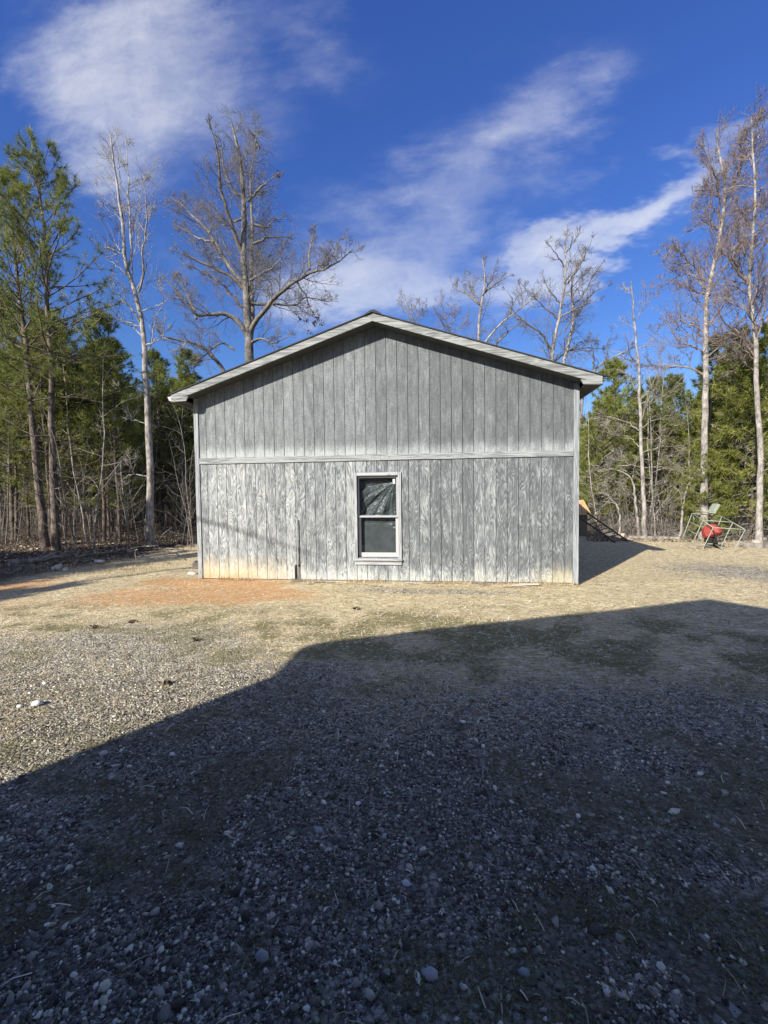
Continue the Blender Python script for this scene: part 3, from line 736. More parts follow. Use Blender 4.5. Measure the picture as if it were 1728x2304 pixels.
traced('poplar_tree', 'tall slim pale-barked bare tree standing left of the shed in front of the pines', 5.4,
    [(1195,3300),(1190,2900),(1180,2500),(1165,2118),(1140,1800),(1125,1600),(1095,1440),(1030,1330),(985,1250),(985,1150),(980,1000),(955,800),(935,600),(900,400),(870,180)],
    [(.42,[(1005,1290),(1045,1130),(1035,900),(1020,600),(1010,300),(990,150)]),
     (.42,[(1100,1440),(1150,1330),(1120,1150),(1155,1060),(1165,800),(1150,650),(1130,470)]),
     (.22,[(1020,1310),(860,1180),(720,1050)]), (.25,[(1115,1710),(900,1640),(740,1550),(480,1440)]),
     (.25,[(1120,1720),(1060,1580),(950,1470),(840,1360),(770,1260)]), (.25,[(1130,1590),(1270,1550),(1330,1490),(1420,1440)]),
     (.28,[(1160,1860),(1290,1800),(1310,1700),(1300,1600)]), (.22,[(1290,1800),(1400,1850),(1560,1890)]),
     (.20,[(985,900),(900,780),(800,660),(800,560)]), (.2,[(985,1150),(880,1000),(810,850)]),
     (.18,[(1030,780),(1110,680),(1120,540)]), (.2,[(1030,700),(960,600),(940,400),(920,250)]),
     (.2,[(1180,2200),(1050,2180),(930,2230)]), (.22,[(1190,2500),(1000,2430),(850,2470)]), (.22,[(1190,2900),(1050,2880),(930,2960)]),
     (.2,[(1150,950),(1090,860),(1070,760)])],
    .125, (0,250,3.53), M_pale, M_pale, TW, 8, dy=.4, twk=1.6)

traced('poplar_tree', 'thick white-barked bare tree just behind the metal frame at the right', 9.2,
    [(1075,2330+300),(1078,2212),(1075,1900),(1085,1550),(1110,1400),(1150,1300),(1190,1180),(1190,1000),(1230,800),(1290,650),(1190,450),(1160,330),(1170,180)],
    [(.5,[(1290,650),(1350,560),(1390,400),(1400,250)]), (.35,[(1080,1480),(1000,1390),(900,1350),(700,1470),(560,1480)]),
     (.38,[(1080,1430),(1000,1310),(940,1280),(900,1190),(750,1150)]), (.5,[(1190,1180),(1330,950),(1450,830),(1588,740)]),
     (.3,[(1170,1000),(1050,920),(1000,820)]), (.42,[(1200,1180),(1320,1280),(1400,1220),(1440,1100)]),
     (.38,[(1110,1850),(1000,1800),(850,1750),(670,1780)]), (.42,[(1080,2190),(950,2130),(750,2110),(460,2110)]),
     (.3,[(1220,760),(1120,690),(1040,640)]), (.3,[(1060,1530),(950,1490),(830,1450)]), (.32,[(1100,1780),(1250,1580),(1370,1500)]),
     (.35,[(1195,1000),(1200,800),(1170,600),(1080,400),(1050,250)]), (.3,[(1230,820),(1300,620),(1380,420),(1370,300)]),
     (.28,[(1090,1900),(1250,1870),(1380,1950),(1450,2050)]), (.25,[(1060,2000),(950,1940),(870,1960)]),
     (.25,[(940,1290),(860,1300),(760,1230),(690,1180)]), (.25,[(1190,900),(1120,800),(1130,600)])],
    .135, (1290,240,3.626), M_redtwig, M_pale, TW, 21, dy=.45, twk=5.5)
traced('poplar_tree', 'white-barked bare tree leaning at the far right edge beside the low stump', 6.6,
    [(1530,2700),(1500,2350),(1480,2200),(1480,2000),(1490,1850),(1450,1600),(1420,1450),(1440,1200),(1480,1000),(1500,700),(1460,400),(1450,80)],
    [(.75,[(1420,1450),(1345,1310),(1280,1240),(1300,1150),(1420,1050),(1588,970)]), (.5,[(1495,1820),(1550,1620),(1520,1560),(1600,1480)]),
     (.35,[(1480,2060),(1350,1940),(1250,1890),(1100,1900)]), (.35,[(1440,1500),(1560,1400),(1650,1340)]), (.4,[(1490,700),(1560,650),(1640,560)]),
     (.35,[(1470,500),(1420,300),(1380,180)]), (.35,[(1450,1150),(1560,1100),(1660,1050)]), (.3,[(1470,2150),(1350,2040),(1180,2090)]),
     (.35,[(1500,800),(1400,880),(1340,820)]), (.35,[(1460,350),(1540,200),(1560,80)]), (.35,[(1480,1000),(1380,900),(1330,840)])],
    .092, (1290,240,3.626), M_redtwig, M_pale, TW, 22, dy=.45, twk=5.5)
traced('slender_tree', 'thin straight white-stemmed tree with short side twigs midway between shed and metal frame', 9.6,
    [(608,1560),(600,1200),(585,900),(575,650),(565,300),(550,0),(520,-300),(490,-640)],
    [(.35,[(575,650),(450,560),(300,510),(100,560)]), (.3,[(580,800),(480,700),(300,640)]), (.3,[(590,950),(450,930),(300,960),(170,980)]),
     (.3,[(580,620),(700,540),(850,500)]), (.3,[(590,830),(760,770),(1000,770)]), (.28,[(570,420),(640,370),(740,300)]),
     (.28,[(600,1100),(700,1100),(820,1080)]), (.25,[(600,960),(720,950),(860,960),(950,1000)]), (.25,[(565,330),(480,210),(400,190)]), (.3,[(600,1240),(760,1250),(850,1300)]), (.25,[(575,700),(700,720),(800,640)])],
    .085, (1290,800,3.788), M_dead, M_pale, TW, 23, dy=.3, twk=2.2)
traced('slender_tree', 'thin bowed white stem close left of the straight white-stemmed tree', 9.9,
    [(562,1560),(545,1400),(530,1250),(505,1050),(440,990),(300,960),(200,990)], [(.4,[(505,1060),(520,950),(560,860)]), (.4,[(450,990),(380,940),(250,900)])],
    .06, (1290,800,3.788), M_dead, M_pale, TW, 24, dy=.3, twk=2.0)
traced('slender_tree', 'curved pale sapling arching right towards the thick white-barked trunk', 9.4,
    [(905,1560),(925,1400),(940,1250),(960,1150),(1000,1060),(1070,990),(1110,930)], [(.4,[(990,1080),(1000,980),(990,900)])],
    .05, (1290,800,3.788), M_dead, M_pale, TW, 25, dy=.3, twk=2.0)
traced('slender_tree', 'crooked pale sapling with drooping top standing close behind the ladder', 9.3,
    [(392,1510),(400,1400),(395,1330),(350,1250),(280,1180),(200,1130),(120,1060)], [(.5,[(360,1260),(260,1240),(180,1280)]), (.5,[(330,1220),(250,1170),(150,1170)])],
    .045, (1290,800,3.788), M_dead, M_pale, TW, 26, dy=.3, twk=2.0)
# bare trees beyond the roof
traced('bare_tree', 'leafless tree with a fanned top, alone above the middle of the right roof slope', 20.0,
    [(765,1000),(765,870),(770,680),(790,600),(820,520),(800,440),(790,370)],
    [(.6,[(770,650),(700,590),(640,560),(590,500)]), (.5,[(800,580),(870,520),(960,470)]), (.4,[(760,640),(700,520),(700,420)]), (.4,[(790,600),(850,480),(870,400)])],
    .17, (800,450,2.765), M_twig, M_pale, OAKTW[:2], 31, dy=.6, twk=2.6)
traced('bare_tree', 'pale leafless forked tree standing tallest above the right roof slope', 16.0,
    [(1215,1150),(1220,1000),(1235,850),(1270,740),(1275,640),(1320,540),(1300,400),(1310,250),(1300,190)],
    [(.5,[(1220,930),(1150,820),(1020,740),(960,650)]), (.4,[(1255,740),(1190,680),(1100,600),(1020,510)]), (.4,[(1270,640),(1200,560),(1160,450)]),
     (.45,[(1275,730),(1400,660),(1520,620)]), (.4,[(1320,520),(1400,400),(1470,250)]), (.35,[(1300,420),(1240,320),(1180,250)]), (.3,[(1310,330),(1360,250),(1400,200)])],
    .165, (800,450,2.765), M_twig, M_pale, OAKTW[:2], 32, dy=.5, twk=2.4)
traced('bare_tree', 'pale leafless tree leaning right beside the tallest one above the right roof slope', 16.8,
    [(1270,1120),(1290,1020),(1330,880),(1375,720),(1340,620),(1330,540),(1370,420),(1450,260)],
    [(.55,[(1375,720),(1430,620),(1500,560),(1600,520)]), (.4,[(1360,650),(1440,560),(1470,480),(1530,400)]), (.45,[(1310,950),(1400,880),(1520,870)]),
     (.4,[(1240,1000),(1330,930),(1450,920),(1560,930)]), (.3,[(1350,600),(1420,500),(1400,400)])],
    .16, (800,450,2.765), M_twig, M_pale, OAKTW[:2], 33, dy=.5, twk=2.4)
traced('bare_tree', 'leafless tree with long limbs slanting right above the middle of the right roof slope', 17.5,
    [(700,1200),(790,900),(880,780),(960,720),(1060,650),(1120,600)],
    [(.7,[(800,960),(870,900),(970,800),(1040,750)]), (.4,[(960,720),(980,620),(940,560)]), (.4,[(1040,660),(1030,560),(1010,500)]), (.4,[(1060,650),(1150,560),(1170,500)])],
    .15, (800,450,2.765), M_twig, M_pale, OAKTW[:2], 34, dy=.5, twk=2.4)
traced('bare_tree', 'low leafless tree reaching right past the right end of the roof', 15.0,
    [(1400,1300),(1440,1100),(1540,1000),(1659,960),(1750,900)],
    [(.6,[(1450,1090),(1560,1070),(1700,1090)]), (.5,[(1480,1060),(1480,950),(1450,850)]), (.4,[(1560,1000),(1560,900),(1600,830)]), (.4,[(1650,960),(1700,1000),(1800,990)])],
    .12, (800,450,2.765), M_twig, M_pale, OAKTW[:2], 35, dy=.5, twk=2.6)
traced('bare_tree', 'reddish-twigged small tree just right of the roof ridge', 26.0,
    [(590,900),(585,800),(560,740),(540,660),(530,600)],
    [(.6,[(590,820),(520,740),(490,670)]), (.6,[(590,790),(630,700),(640,640)]), (.5,[(600,830),(680,760),(700,700)]), (.5,[(560,740),(600,680),(590,620)])],
    .11, (800,450,2.765), M_redtwig, M_twig, OAKTW[:2], 36, dy=.6, twk=3.2)
traced('bare_tree', 'faint grey small tree nearest right of the roof ridge', 28.0,
    [(370,850),(365,760),(340,700),(310,620),(300,580)],
    [(.6,[(365,760),(400,680),(390,610)]), (.6,[(360,740),(300,680),(270,610)]), (.5,[(370,780),(440,700),(430,630)])],
    .10, (800,450,2.765), M_twig, M_twig, OAKTW[:2], 37, dy=.6, twk=3.2)

# ------------------------------------------------------------------ pines
def needles(P, D, nn, ln, wd, g, spread=.75, tint=None):
    M_ = len(P)
    b = np.repeat(P, nn, 0)-np.repeat(D, nn, 0)*g.uniform(0, .09, (M_*nn, 1))
    d = unit(np.repeat(unit(D), nn, 0)+g.normal(0, spread, (M_*nn, 3)))
    l = ln*g.uniform(.6, 1.2, (M_*nn, 1))
    sd = unit(np.cross(d, g.normal(size=d.shape)))*wd*.5
    tipd = b+d*l+A([0, 0, -1])*l*.12
    V = np.stack([b-sd, b+sd, tipd], 1).reshape(-1, 3)
    F = np.arange(len(V)).reshape(-1, 3)
    t = np.repeat(tint if tint is not None else g.random(M_), nn)*.7+g.random(M_*nn)*.3
    return V, F, np.repeat(t, 3)[:, None]*np.ones(3)
def pine_mesh(h, r, cb, Lmax, g, lean=(0,0), nn=22, ln=.2, wd=.012, dens=1.0, spine=None, dead=True, nsub=5, bushy=1.0, up0=.35, step=.42):
    """returns (trunk Wood, branch Wood, needle arrays) standing at the origin"""
    n = 22
    if spine is None:
        z = np.linspace(-.15, h, n); w_ = np.cumsum(g.normal(0, .02, (n, 2)), 0)
        P = np.stack([lean[0]*z+w_[:, 0], lean[1]*z+w_[:, 1], z], 1)
    else: P = resample(spine, n, g, .01)
    R = r*np.linspace(1, .09, n)**.85; R[0] *= 1.25
    Wt = Wood(); Wt.add(P[None], R[None], 10)
    Wb = Wood(); Wb.add(P[None], R[None]*.3, 4); zs = []; z = max(.12*h, 1.0) if dead else cb*h
    ps, ds, ls, rs, lv = [], [], [], [], []
    while z < h*.985:
        t = z/h; live = t > cb
        k = g.integers(3, 6) if live else g.integers(1, 4)
        a0 = g.random()*6.28
        for q in range(k):
            a = a0+q*6.283/k+g.normal(0, .3)
            i = np.clip(t*(n-1), 0, n-1.01); j = int(i); pp = P[j]*(1-i+j)+P[j+1]*(i-j)
            if live:
                tt = (t-cb)/(1-cb); L = Lmax*bushy*(1-tt)**.65*(.55+.75*g.random())*(.45+.55*min(1, tt*4))+.30; el = up0-.25+tt*.9+g.normal(0, .15)
            else: L = Lmax*g.uniform(.2, .75); el = g.normal(.05, .25)
            ps.append(pp); ds.append([math.cos(a)*math.cos(el), math.sin(a)*math.cos(el), math.sin(el)])
            ls.append(L); rs.append(max(.006, L*.0125)); lv.append(live)
        z += step*g.uniform(.6, 1.4)*(.75 if live else 1.0)
    ps, ds, ls, rs, lv = A(ps), A(ds), A(ls), A(rs), A(lv, dtype=bool)
    B, BR = grow(ps, ds, ls, rs, 6, .10, .05, .35, g); Wb.add(B, BR, 4)
    if (~lv).any():
        p, d, l, r_ = kids(B[~lv], BR[~lv], ls[~lv], 3, .25, 50, .45, .6, g); X, XR = grow(p, d, l, r_, 4, .2, 0, .4, g); Wb.add(X, XR, 3)
    lb, lr_, ll = B[lv], BR[lv], ls[lv]
    p, d, l, r_ = kids(lb, lr_, ll, nsub, .30, 45, .42, .6, g, up=.3); l = np.clip(l, .12, 1.1)
    S_, SR = grow(p, d, l, r_, 4, .12, .10, .4, g); Wb.add(S_, SR, 3)
    # tufts: ends and outer stations of branches and twigs
    TP, TD = [], []
    for Q, fr in ((lb, (1.0, .86, .72)), (S_, (1.0, .62))):
        m_ = Q.shape[1]-1
        for f in fr:
            i = f*m_-1e-6; j = int(i); TP.append(Q[:, j]*(1-i+j)+Q[:, j+1]*(i-j)); TD.append(unit(Q[:, j+1]-Q[:, j])+A([0, 0, .25]))
    TP.append(P[-3:]); TD.append(np.tile(A([[0, 0, 1.]]), (3, 1)))
    TP = np.concatenate(TP); TD = unit(np.concatenate(TD))
    keep = g.random(len(TP)) < dens; TP, TD = TP[keep], TD[keep]
    NV = needles(TP, TD, nn, ln, wd, g)
    return Wt, Wb, NV
def pine(name, loc, label, group, mesh, nmat, cat='pine tree'):
    e = empty(name, loc, label, cat, group)
    Wt, Wb, (V, F, tn) = mesh
    Wt.build('trunk', M_pinebark, e); Wb.build('branches', M_dead if nmat == M_need2 else M_pinebark, e)
    mesh_obj('needles', V, F, nmat, e, vcol={'tint': tn})
    return e
def copy_tree(e, loc, rz, sc, label, group):
    c_ = e.copy(); COL.objects.link(c_); c_.location = tuple(map(float, loc)); c_.rotation_euler = (0, 0, rz); c_.scale = (sc[0], sc[0], sc[1])
    c_['label'] = label
    if group: c_['group'] = group
    for ch in list(e.children):
        d_ = ch.copy(); COL.objects.link(d_); d_.parent = c_
    return c_
g = np.random.default_rng(41)
def spine(pts, Y, crop):
    q = [at(crop[0]+x/crop[2], crop[1]+y/crop[2], Y) for x, y in pts]
    b = A([q[0][0], Y, float(gz(q[0][0], Y))]); q[0][2] = b[2]-.1
    return b, [v_-b for v_ in q]
L1 = (0, 250, 3.53)
for (pts, Y, r, lab, cb, Lm) in [
    ([(450,3480),(425,2900),(400,2400),(420,2118),(375,1650),(370,1350),(370,1100),(340,850),(310,600),(300,310)], 4.2, .125, 'tall dark-trunked pine with a straight bole, second large pine from the left edge', .42, 2.5),
    ([(360,3430),(300,2900),(250,2400),(230,2118),(180,1650),(140,1350),(120,1150),(100,950),(80,750),(50,540)], 4.6, .135, 'tall dark-trunked pine leaning left, first large pine at the left edge', .36, 2.6)]:
    b, sp = spine(pts, Y, L1); h = sp[-1][2]
    pine('pine_tree', b, lab, None, pine_mesh(h, r, cb, Lm, g, nn=34, ln=.25, wd=.010, dens=.85, spine=sp, nsub=5, step=.5), M_need)

VAR = []
def variant(*a, mat=M_need, nm='pine_tree', **k):
    return (a, k, mat, nm)
specs = [variant(10.0, .085, .38, 2.0, nn=15, ln=.26, wd=.024), variant(9.0, .075, .45, 1.7, nn=15, ln=.26, wd=.024),
         variant(10.5, .09, .50, 2.1, nn=15, ln=.26, wd=.024), variant(8.0, .065, .30, 1.8, nn=15, ln=.26, wd=.024),
         variant(7.5, .06, .14, 1.9, nn=16, ln=.24, wd=.022, mat=M_need2, nm='young_pine', dead=False, up0=.2, step=.34),
         variant(6.0, .05, .06, 1.7, nn=16, ln=.24, wd=.022, mat=M_need2, nm='young_pine', dead=False, up0=.15, step=.32)]
protos = {}
def put_pine(v, x, y, sc, label, group):
    a, k, mat, nm = specs[v]
    loc = (x, y, float(gz(x, y)))
    rz = g.random()*6.28
    if v not in protos:
        h, r, cb, Lm = a
        protos[v] = pine(nm, (0,0,0), label, group, pine_mesh(h, r, cb, Lm, g, **k), mat)
        e = protos[v]; e.location = loc; e.scale = (sc, sc, sc); e.rotation_euler = (0, 0, rz); return e
    return copy_tree(protos[v], loc, rz, (sc*g.uniform(.9, 1.1), sc), label, group)
def ray_xy(px, dep):                         # ground point below a pixel column, dep metres ahead along y
    Y = CAM[1]+dep; return at(px, 1111, Y)[0], Y
def where_left(px):
    for lim, t in ((40, 'at the left frame edge'), (90, 'behind the leaning left pine'), (150, 'around the second big pine'), (230, 'between the big pines and the pale poplar'),
                   (310, 'just left of the pale poplar'), (380, 'just right of the pale poplar')):
        if px < lim: return t
    return 'against the left wall of the shed'
def where_right(px):
    for lim, t in ((1360, 'next to the right wall of the shed'), (1430, 'behind the ladder'), (1490, 'around the thin white stem'), (1560, 'left of the thick white trunk'),
                   (1630, 'behind the tilted metal frame'), (1690, 'between the two white trunks')):
        if px < lim: return t
    return 'at the right frame edge'
def depth_word(dep, a, b): return 'front-row' if dep < a else 'middle-row' if dep < b else 'back-row'
SHAPE = ['tall feathery', 'bare-stemmed', 'high-crowned', 'short shaggy', 'yellow-green young', 'small bushy young']
# left-hand woods
for i in range(135):
    u_ = g.random()
    dep = 14.5+30*u_**1.2; px = g.uniform(-60, 470)
    if dep < 20 and 290 < px < 480: px -= 190
    x, y = ray_xy(px, dep)
    v = int(g.choice([0, 1, 2, 3, 4], p=[.25, .22, .13, .26, .14]))
    sc = g.uniform(.74, .98)*(1.0 if px < 200 else .90)*(.84+.010*dep)
    wd = where_left(px)
    put_pine(v, x, y, sc, '%s %s pine %s' % (depth_word(dep, 19, 28), SHAPE[v], wd), 'left-hand woods: pines '+wd)
for i in range(48):
    dep = g.uniform(24, 44); px = g.uniform(-40, 440); x, y = ray_xy(px, dep); v = int(g.choice([3, 4])); wd = where_left(px)
    put_pine(v, x, y, g.uniform(.9, 1.2), '%s %s pine deep in the shade %s' % (depth_word(dep, 30, 37), SHAPE[v], wd), 'left-hand woods: deep pines '+wd)
# beyond the left eave
for i in range(12):
    x, y = ray_xy(g.uniform(360, 560), g.uniform(28, 38)); v = int(g.choice([1, 3])); put_pine(v, x, y, g.uniform(.72, .9), SHAPE[v]+' pine top showing over the left eave of the shed', 'pines behind the left eave')
# right-hand woods
def put_right(v, px, dep, sc):
    x, y = ray_xy(px, dep); wd = where_right(px)
    put_pine(v, x, y, sc, '%s %s pine %s' % (depth_word(dep, 21.5, 30), SHAPE[v], wd), 'right-hand woods: pines '+wd)
for i in range(48):
    dep = 20.5+26*g.random()**1.2; put_right(int(g.choice([0, 1, 3])), g.uniform(1270, 1790), dep, g.uniform(.72, .95)*(.74+.009*dep))
for i in range(32):
    dep = 19.0+12*g.random(); px = g.uniform(1290, 1800)
    if 1400 < px < 1540 and dep < 22: dep += 4
    put_right(int(g.choice([4, 5])), px, dep, g.uniform(.75, 1.05))
for px, dep, v, sc in [(1640,18.6,4,.95), (1690,18.0,5,1.1), (1600,20.5,4,1.15), (1725,20,4,1.2), (1665,22,0,.95), (1590,17.8,5,.55)]: put_right(v, px, dep, sc)
# far belt of pines closing the horizon all round the front
for i in range(80):
    px = g.uniform(-500, 2300); dep = g.uniform(42, 62)
    x, y = ray_xy(px, dep); put_pine(int(g.choice([0, 1, 2])), x, y, g.uniform(1.0, 1.3), 'distant pine in the far belt of woods', 'pines of the far belt')
# row outside the frame on the left: it shades the left bank
for i in range(22):
    y = -17+12.5*i/21+g.normal(0, .4); x = -11.3+g.normal(0, .7)-.1*(y+8)
    put_pine(int(g.choice([3, 4, 0])), x, y, g.uniform(.52, .68), 'pine in the row left of the gravel yard', 'pines left of the yard')

for i in range(20):
    y = -13.5+12.5*i/19+g.normal(0, .3); x = -8.2+g.normal(0, .4)-.35*max(0, y+4)
    put_pine(int(g.choice([4, 5])), x, y, g.uniform(.62, .85), 'bushy young pine in the row left of the gravel yard', 'young pines left of the yard')
# unseen pines added right of and behind the yard to cut sky fill
for i in range(34):
    if i < 20: x = g.uniform(19.5, 24); y = -22+22*i/20+g.normal(0, .6)
    else: x = -4+20*(i-20)/14; y = -25+g.normal(0, 1.5)
    if x > 11 or y < -23: put_pine(int(g.choice([0, 2, 1])), x, y, g.uniform(1.15, 1.4), 'unseen pine added beside or behind the yard to cut sky light', 'unseen added pines cutting sky light')
# bare saplings and brush
def sapling(h, r, seed, k1=14):
    q = np.random.default_rng(seed)
    P, R = grow(A([[0, 0, -.1]]), A([[q.normal(0, .08), q.normal(0, .08), 1]]), A([h]), A([r]), 14, .05, .03, .15, q)
    W0 = Wood(); W0.add(P, R, 6)
    W1 = Wood(); p, d, l, rr = kids(P, R, A([h]), k1, .12, 62, .30, .5, q, rmin=.004)
    B, BR = grow(p, d, l, rr, 6, .14, .04, .3, q); W1.add(B, BR, 4)
    twigs(W1, B, BR, l, [(4, .2, 50, .5, .65, 4, .2, .03, 3, .0035), (2, .3, 50, .5, .7, 3, .2, .03, 3, .003)], q)
    return W0, W1
saps = []
SAPW = {10: 'twiggy', 11: 'brown slim', 12: 'tall pale', 13: 'low'}
def put_sap(v, x, y, sc, rz, lab):
    if v not in protos:
        h, r, mt = {10: (5.5, .028, M_twig), 11: (4.2, .022, M_twig), 12: (7.0, .035, M_pale), 13: (3.0, .015, M_twig)}[v]
        e = empty('sapling', (0,0,0), lab[0], 'sapling', lab[1]); W0, W1 = sapling(h, r, 100+v)
        W0.build('trunk', mt, e); W1.build('crown', mt, e); protos[v] = e
        e.location = (x, y, float(gz(x, y))); e.scale = (sc, sc, sc); return
    copy_tree(protos[v], (x, y, float(gz(x, y))), rz, (sc, sc), *lab)
for i in range(64):
    dep = 12.2+13*g.random()**1.2; px = g.uniform(-30, 440); dep += 3*(290 < px < 390); x, y = ray_xy(px, dep); v = int(g.choice([10, 11, 12, 13], p=[.3, .3, .2, .2]))
    put_sap(v, x, y, g.uniform(.7, 1.15), g.random()*6.28, ('%s %s leafless sapling %s' % (depth_word(dep, 15, 20), SAPW[v], where_left(px)), 'left-hand woods: saplings '+where_left(px)))
for i in range(62):
    dep = 18.0+11*g.random()**1.4; px = g.uniform(1300, 1760); x, y = ray_xy(px, dep); v = int(g.choice([10, 11, 12, 13], p=[.3, .25, .25, .2]))
    put_sap(v, x, y, g.uniform(.6, 1.0), g.random()*6.28, ('%s %s leafless sapling %s' % (depth_word(dep, 20, 25), SAPW[v], where_right(px)), 'right-hand woods: saplings '+where_right(px)))

# underbrush: a tangle of arching twigs nobody could count
def brush(name, regions, mat, seed):
    q = np.random.default_rng(seed); W = Wood()
    for (p0, p1, d0, d1, n, h) in regions:
        dep = q.uniform(d0, d1, n); px = q.uniform(p0, p1, n)
        X = A([ray_xy(a, b) for a, b in zip(px, dep)])
        st = np.column_stack([X, gz(X[:, 0], X[:, 1])-.03]); d = np.column_stack([q.normal(0, .55, n), q.normal(0, .55, n), q.uniform(.3, 1.2, n)])
        L = h*q.uniform(.4, 1.3, n); r = q.uniform(.004, .011, n)
        P, R = grow(st, d, L, r, 7, .16, -.04, .3, q); W.add(P, R, 3)
        twigs(W, P, R, L, [(3, .3, 50, .5, .7, 4, .2, 0, 3, .003)], q)
    return tag(W.build(name, mat, None), 'tangle of leafless undergrowth at the foot of the trees', 'undergrowth', kind='stuff')
M_brush = bark_mat('brush_bark', (.04,.032,.025), (.13,.105,.08), 1, .4)
brush('undergrowth', [(-40, 430, 13.0, 19, 420, 1.1), (-60, 440, 18, 30, 420, 1.8)], M_brush, 5)
tag(brush('undergrowth', [(1300, 1760, 17.6, 24, 1500, 1.7), (1300, 1760, 23, 32, 700, 2.4)], M_dead, 6), 'pale tangle of leafless undergrowth under the right-hand trees')

# far woods: one mass of foliage and stems beyond the pines
q = np.random.default_rng(9)
n = 2600; th = q.uniform(-1.35, 1.35, n); rd = q.uniform(66, 84, n)
cx_, cy_ = 4.9+rd*np.sin(th), -8.5+rd*np.cos(th); hz = q.uniform(-1, 9.5, n)**1.0+np.sin(th*23)*.8+np.sin(th*9)*.8
V, F, tn = leaf_quads(np.column_stack([cx_, cy_, hz-1]), 14, .75, .42, q)
o = mesh_obj('far_woods', V, F, M_need, None, vcol={'tint': tn}); tag(o, 'far-off mass of evergreen woods closing the view', 'woods', kind='stuff')

# a tall bare tree outside the frame, whose limb draws a thin shadow on the wall
def offtree():
    q = np.random.default_rng(15); loc = A([-9.4, -11.4, 0.])
    e = empty('bare_tree', loc, 'tall bare tree standing left behind the photographer', 'tree')
    P, R = grow(A([[0, 0, -.1]]), A([[0.02, 0, 1.]]), A([12.]), A([.12]), 14, .02, .02, .2, q)
    W0 = Wood(); W0.add(P, R, 8); W0.build('trunk', M_pale, e)
    W1 = Wood(); a = P[0, 10]; b_ = A([-6.7, -10.1, 8.2])-loc; c_ = A([-3.2, -8.7, 6.45])-loc
    Q = resample([a, (a+b_)/2+A([0, 0, .3]), b_, (b_+c_)/2, c_], 16); W1.add(Q[None], np.linspace(.045, .012, 16)[None], 6)
    p, d, l, rr = kids(P, R, A([12.]), 12, .55, 50, .16, .5, q); B, BR = grow(p, d, l, rr, 6, .15, .04, .3, q); W1.add(B, BR, 4)
    W1.build('crown', M_pale, e)
offtree()
# ------------------------------------------------------------------ ground cover near the camera
ICO_V = []
ph = (1+5**.5)/2
for a, b in ((-1, ph), (1, ph), (-1, -ph), (1, -ph)): ICO_V.append((a, b, 0))
for a, b in ((-1, ph), (1, ph), (-1, -ph), (1, -ph)): ICO_V.append((0, a, b))
for a, b in ((ph, -1), (ph, 1), (-ph, -1), (-ph, 1)): ICO_V.append((a, 0, b))
ICO_V = unit(A(ICO_V, float))
ICO_F = A([(0,11,5),(0,5,1),(0,1,7),(0,7,10),(0,10,11),(1,5,9),(5,11,4),(11,10,2),(10,7,6),(7,1,8),(3,9,4),(3,4,2),(3,2,6),(3,6,8),(3,8,9),(4,9,5),(2,4,11),(6,2,10),(8,6,7),(9,8,1)])
def scatter(n, d0, d1, power, q, pxm=60):
    """points on the ground seen by the camera, dense near it"""
    dep = d0+(d1-d0)*q.random(n)**power
    a = q.uniform(-864-pxm, 864+pxm, n)/FPX
    fx, fy = math.sin(YAW), math.cos(YAW)
    x = CAM[0]+dep*fx+a*dep*fy; y = CAM[1]+dep*fy-a*dep*fx
    ok = (y < -.12) | (x < XL-.1) | (x > XR+.1)
    return x[ok], y[ok], dep[ok]
def rocks(x, y, r, q, flat=.5, sink=.25, tone=None):
    n = len(x)
    V = np.sign(ICO_V)[None]*np.abs(ICO_V)[None]**.75*(1+q.normal(0, .24, (n, 12, 1)))*np.stack([q.uniform(.65, 1.35, n), q.uniform(.6, 1.1, n), q.uniform(.35, .8, n)*flat/.5], 1)[:, None]
    an = q.uniform(0, 6.283, n); tl = q.normal(0, .35, n)
    ct, st_ = np.cos(tl)[:, None], np.sin(tl)[:, None]
    X, Y_, Z = V[..., 0]*ct+V[..., 2]*st_, V[..., 1], -V[..., 0]*st_+V[..., 2]*ct
    c_, s_ = np.cos(an)[:, None], np.sin(an)[:, None]
    V = np.stack([(X*c_-Y_*s_)*r[:, None]+x[:, None], (X*s_+Y_*c_)*r[:, None]+y[:, None], Z*r[:, None]+(gz(x, y)+r*(flat-sink))[:, None]], -1)
    F = (ICO_F[None]+(np.arange(n)*12)[:, None, None]).reshape(-1, 3)
    t = q.random(n) if tone is None else tone
    col = np.repeat(np.stack([t, q.random(n), q.random(n)], 1), 12, 0)
    return V.reshape(-1, 3), F, col
def stone_mat():
    m, T, p, o = newmat('crushed_stone')
    a = T.sep(T.attr('tint')); g_ = T.node('ShaderNodeTexCoord').outputs['Object']
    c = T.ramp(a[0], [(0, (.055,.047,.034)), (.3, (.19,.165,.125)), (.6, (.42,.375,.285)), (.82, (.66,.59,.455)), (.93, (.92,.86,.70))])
    c = T.mix(T.rng(a[1], .6, 1.0, 0, .45), c, (.24,.26,.20)); c = T.mix(T.rng(a[2], .75, 1.0, 0, .35), c, (.34,.27,.20))
    n = T.noise(g_, 130, 3, .6); c = T.mix(.45, c, T.mix(n, (.05,.05,.045), (.62,.60,.56)), 'OVERLAY')
    T.put(c, p.inputs['Base Color']); p.inputs['Roughness'].default_value = .75
    T.put(T.bump(n, .35, .004), p.inputs['Normal'])
    return m
M_stone = stone_mat()
q = np.random.default_rng(71)
Vs, Fs, Cs = [], [], []; off = 0
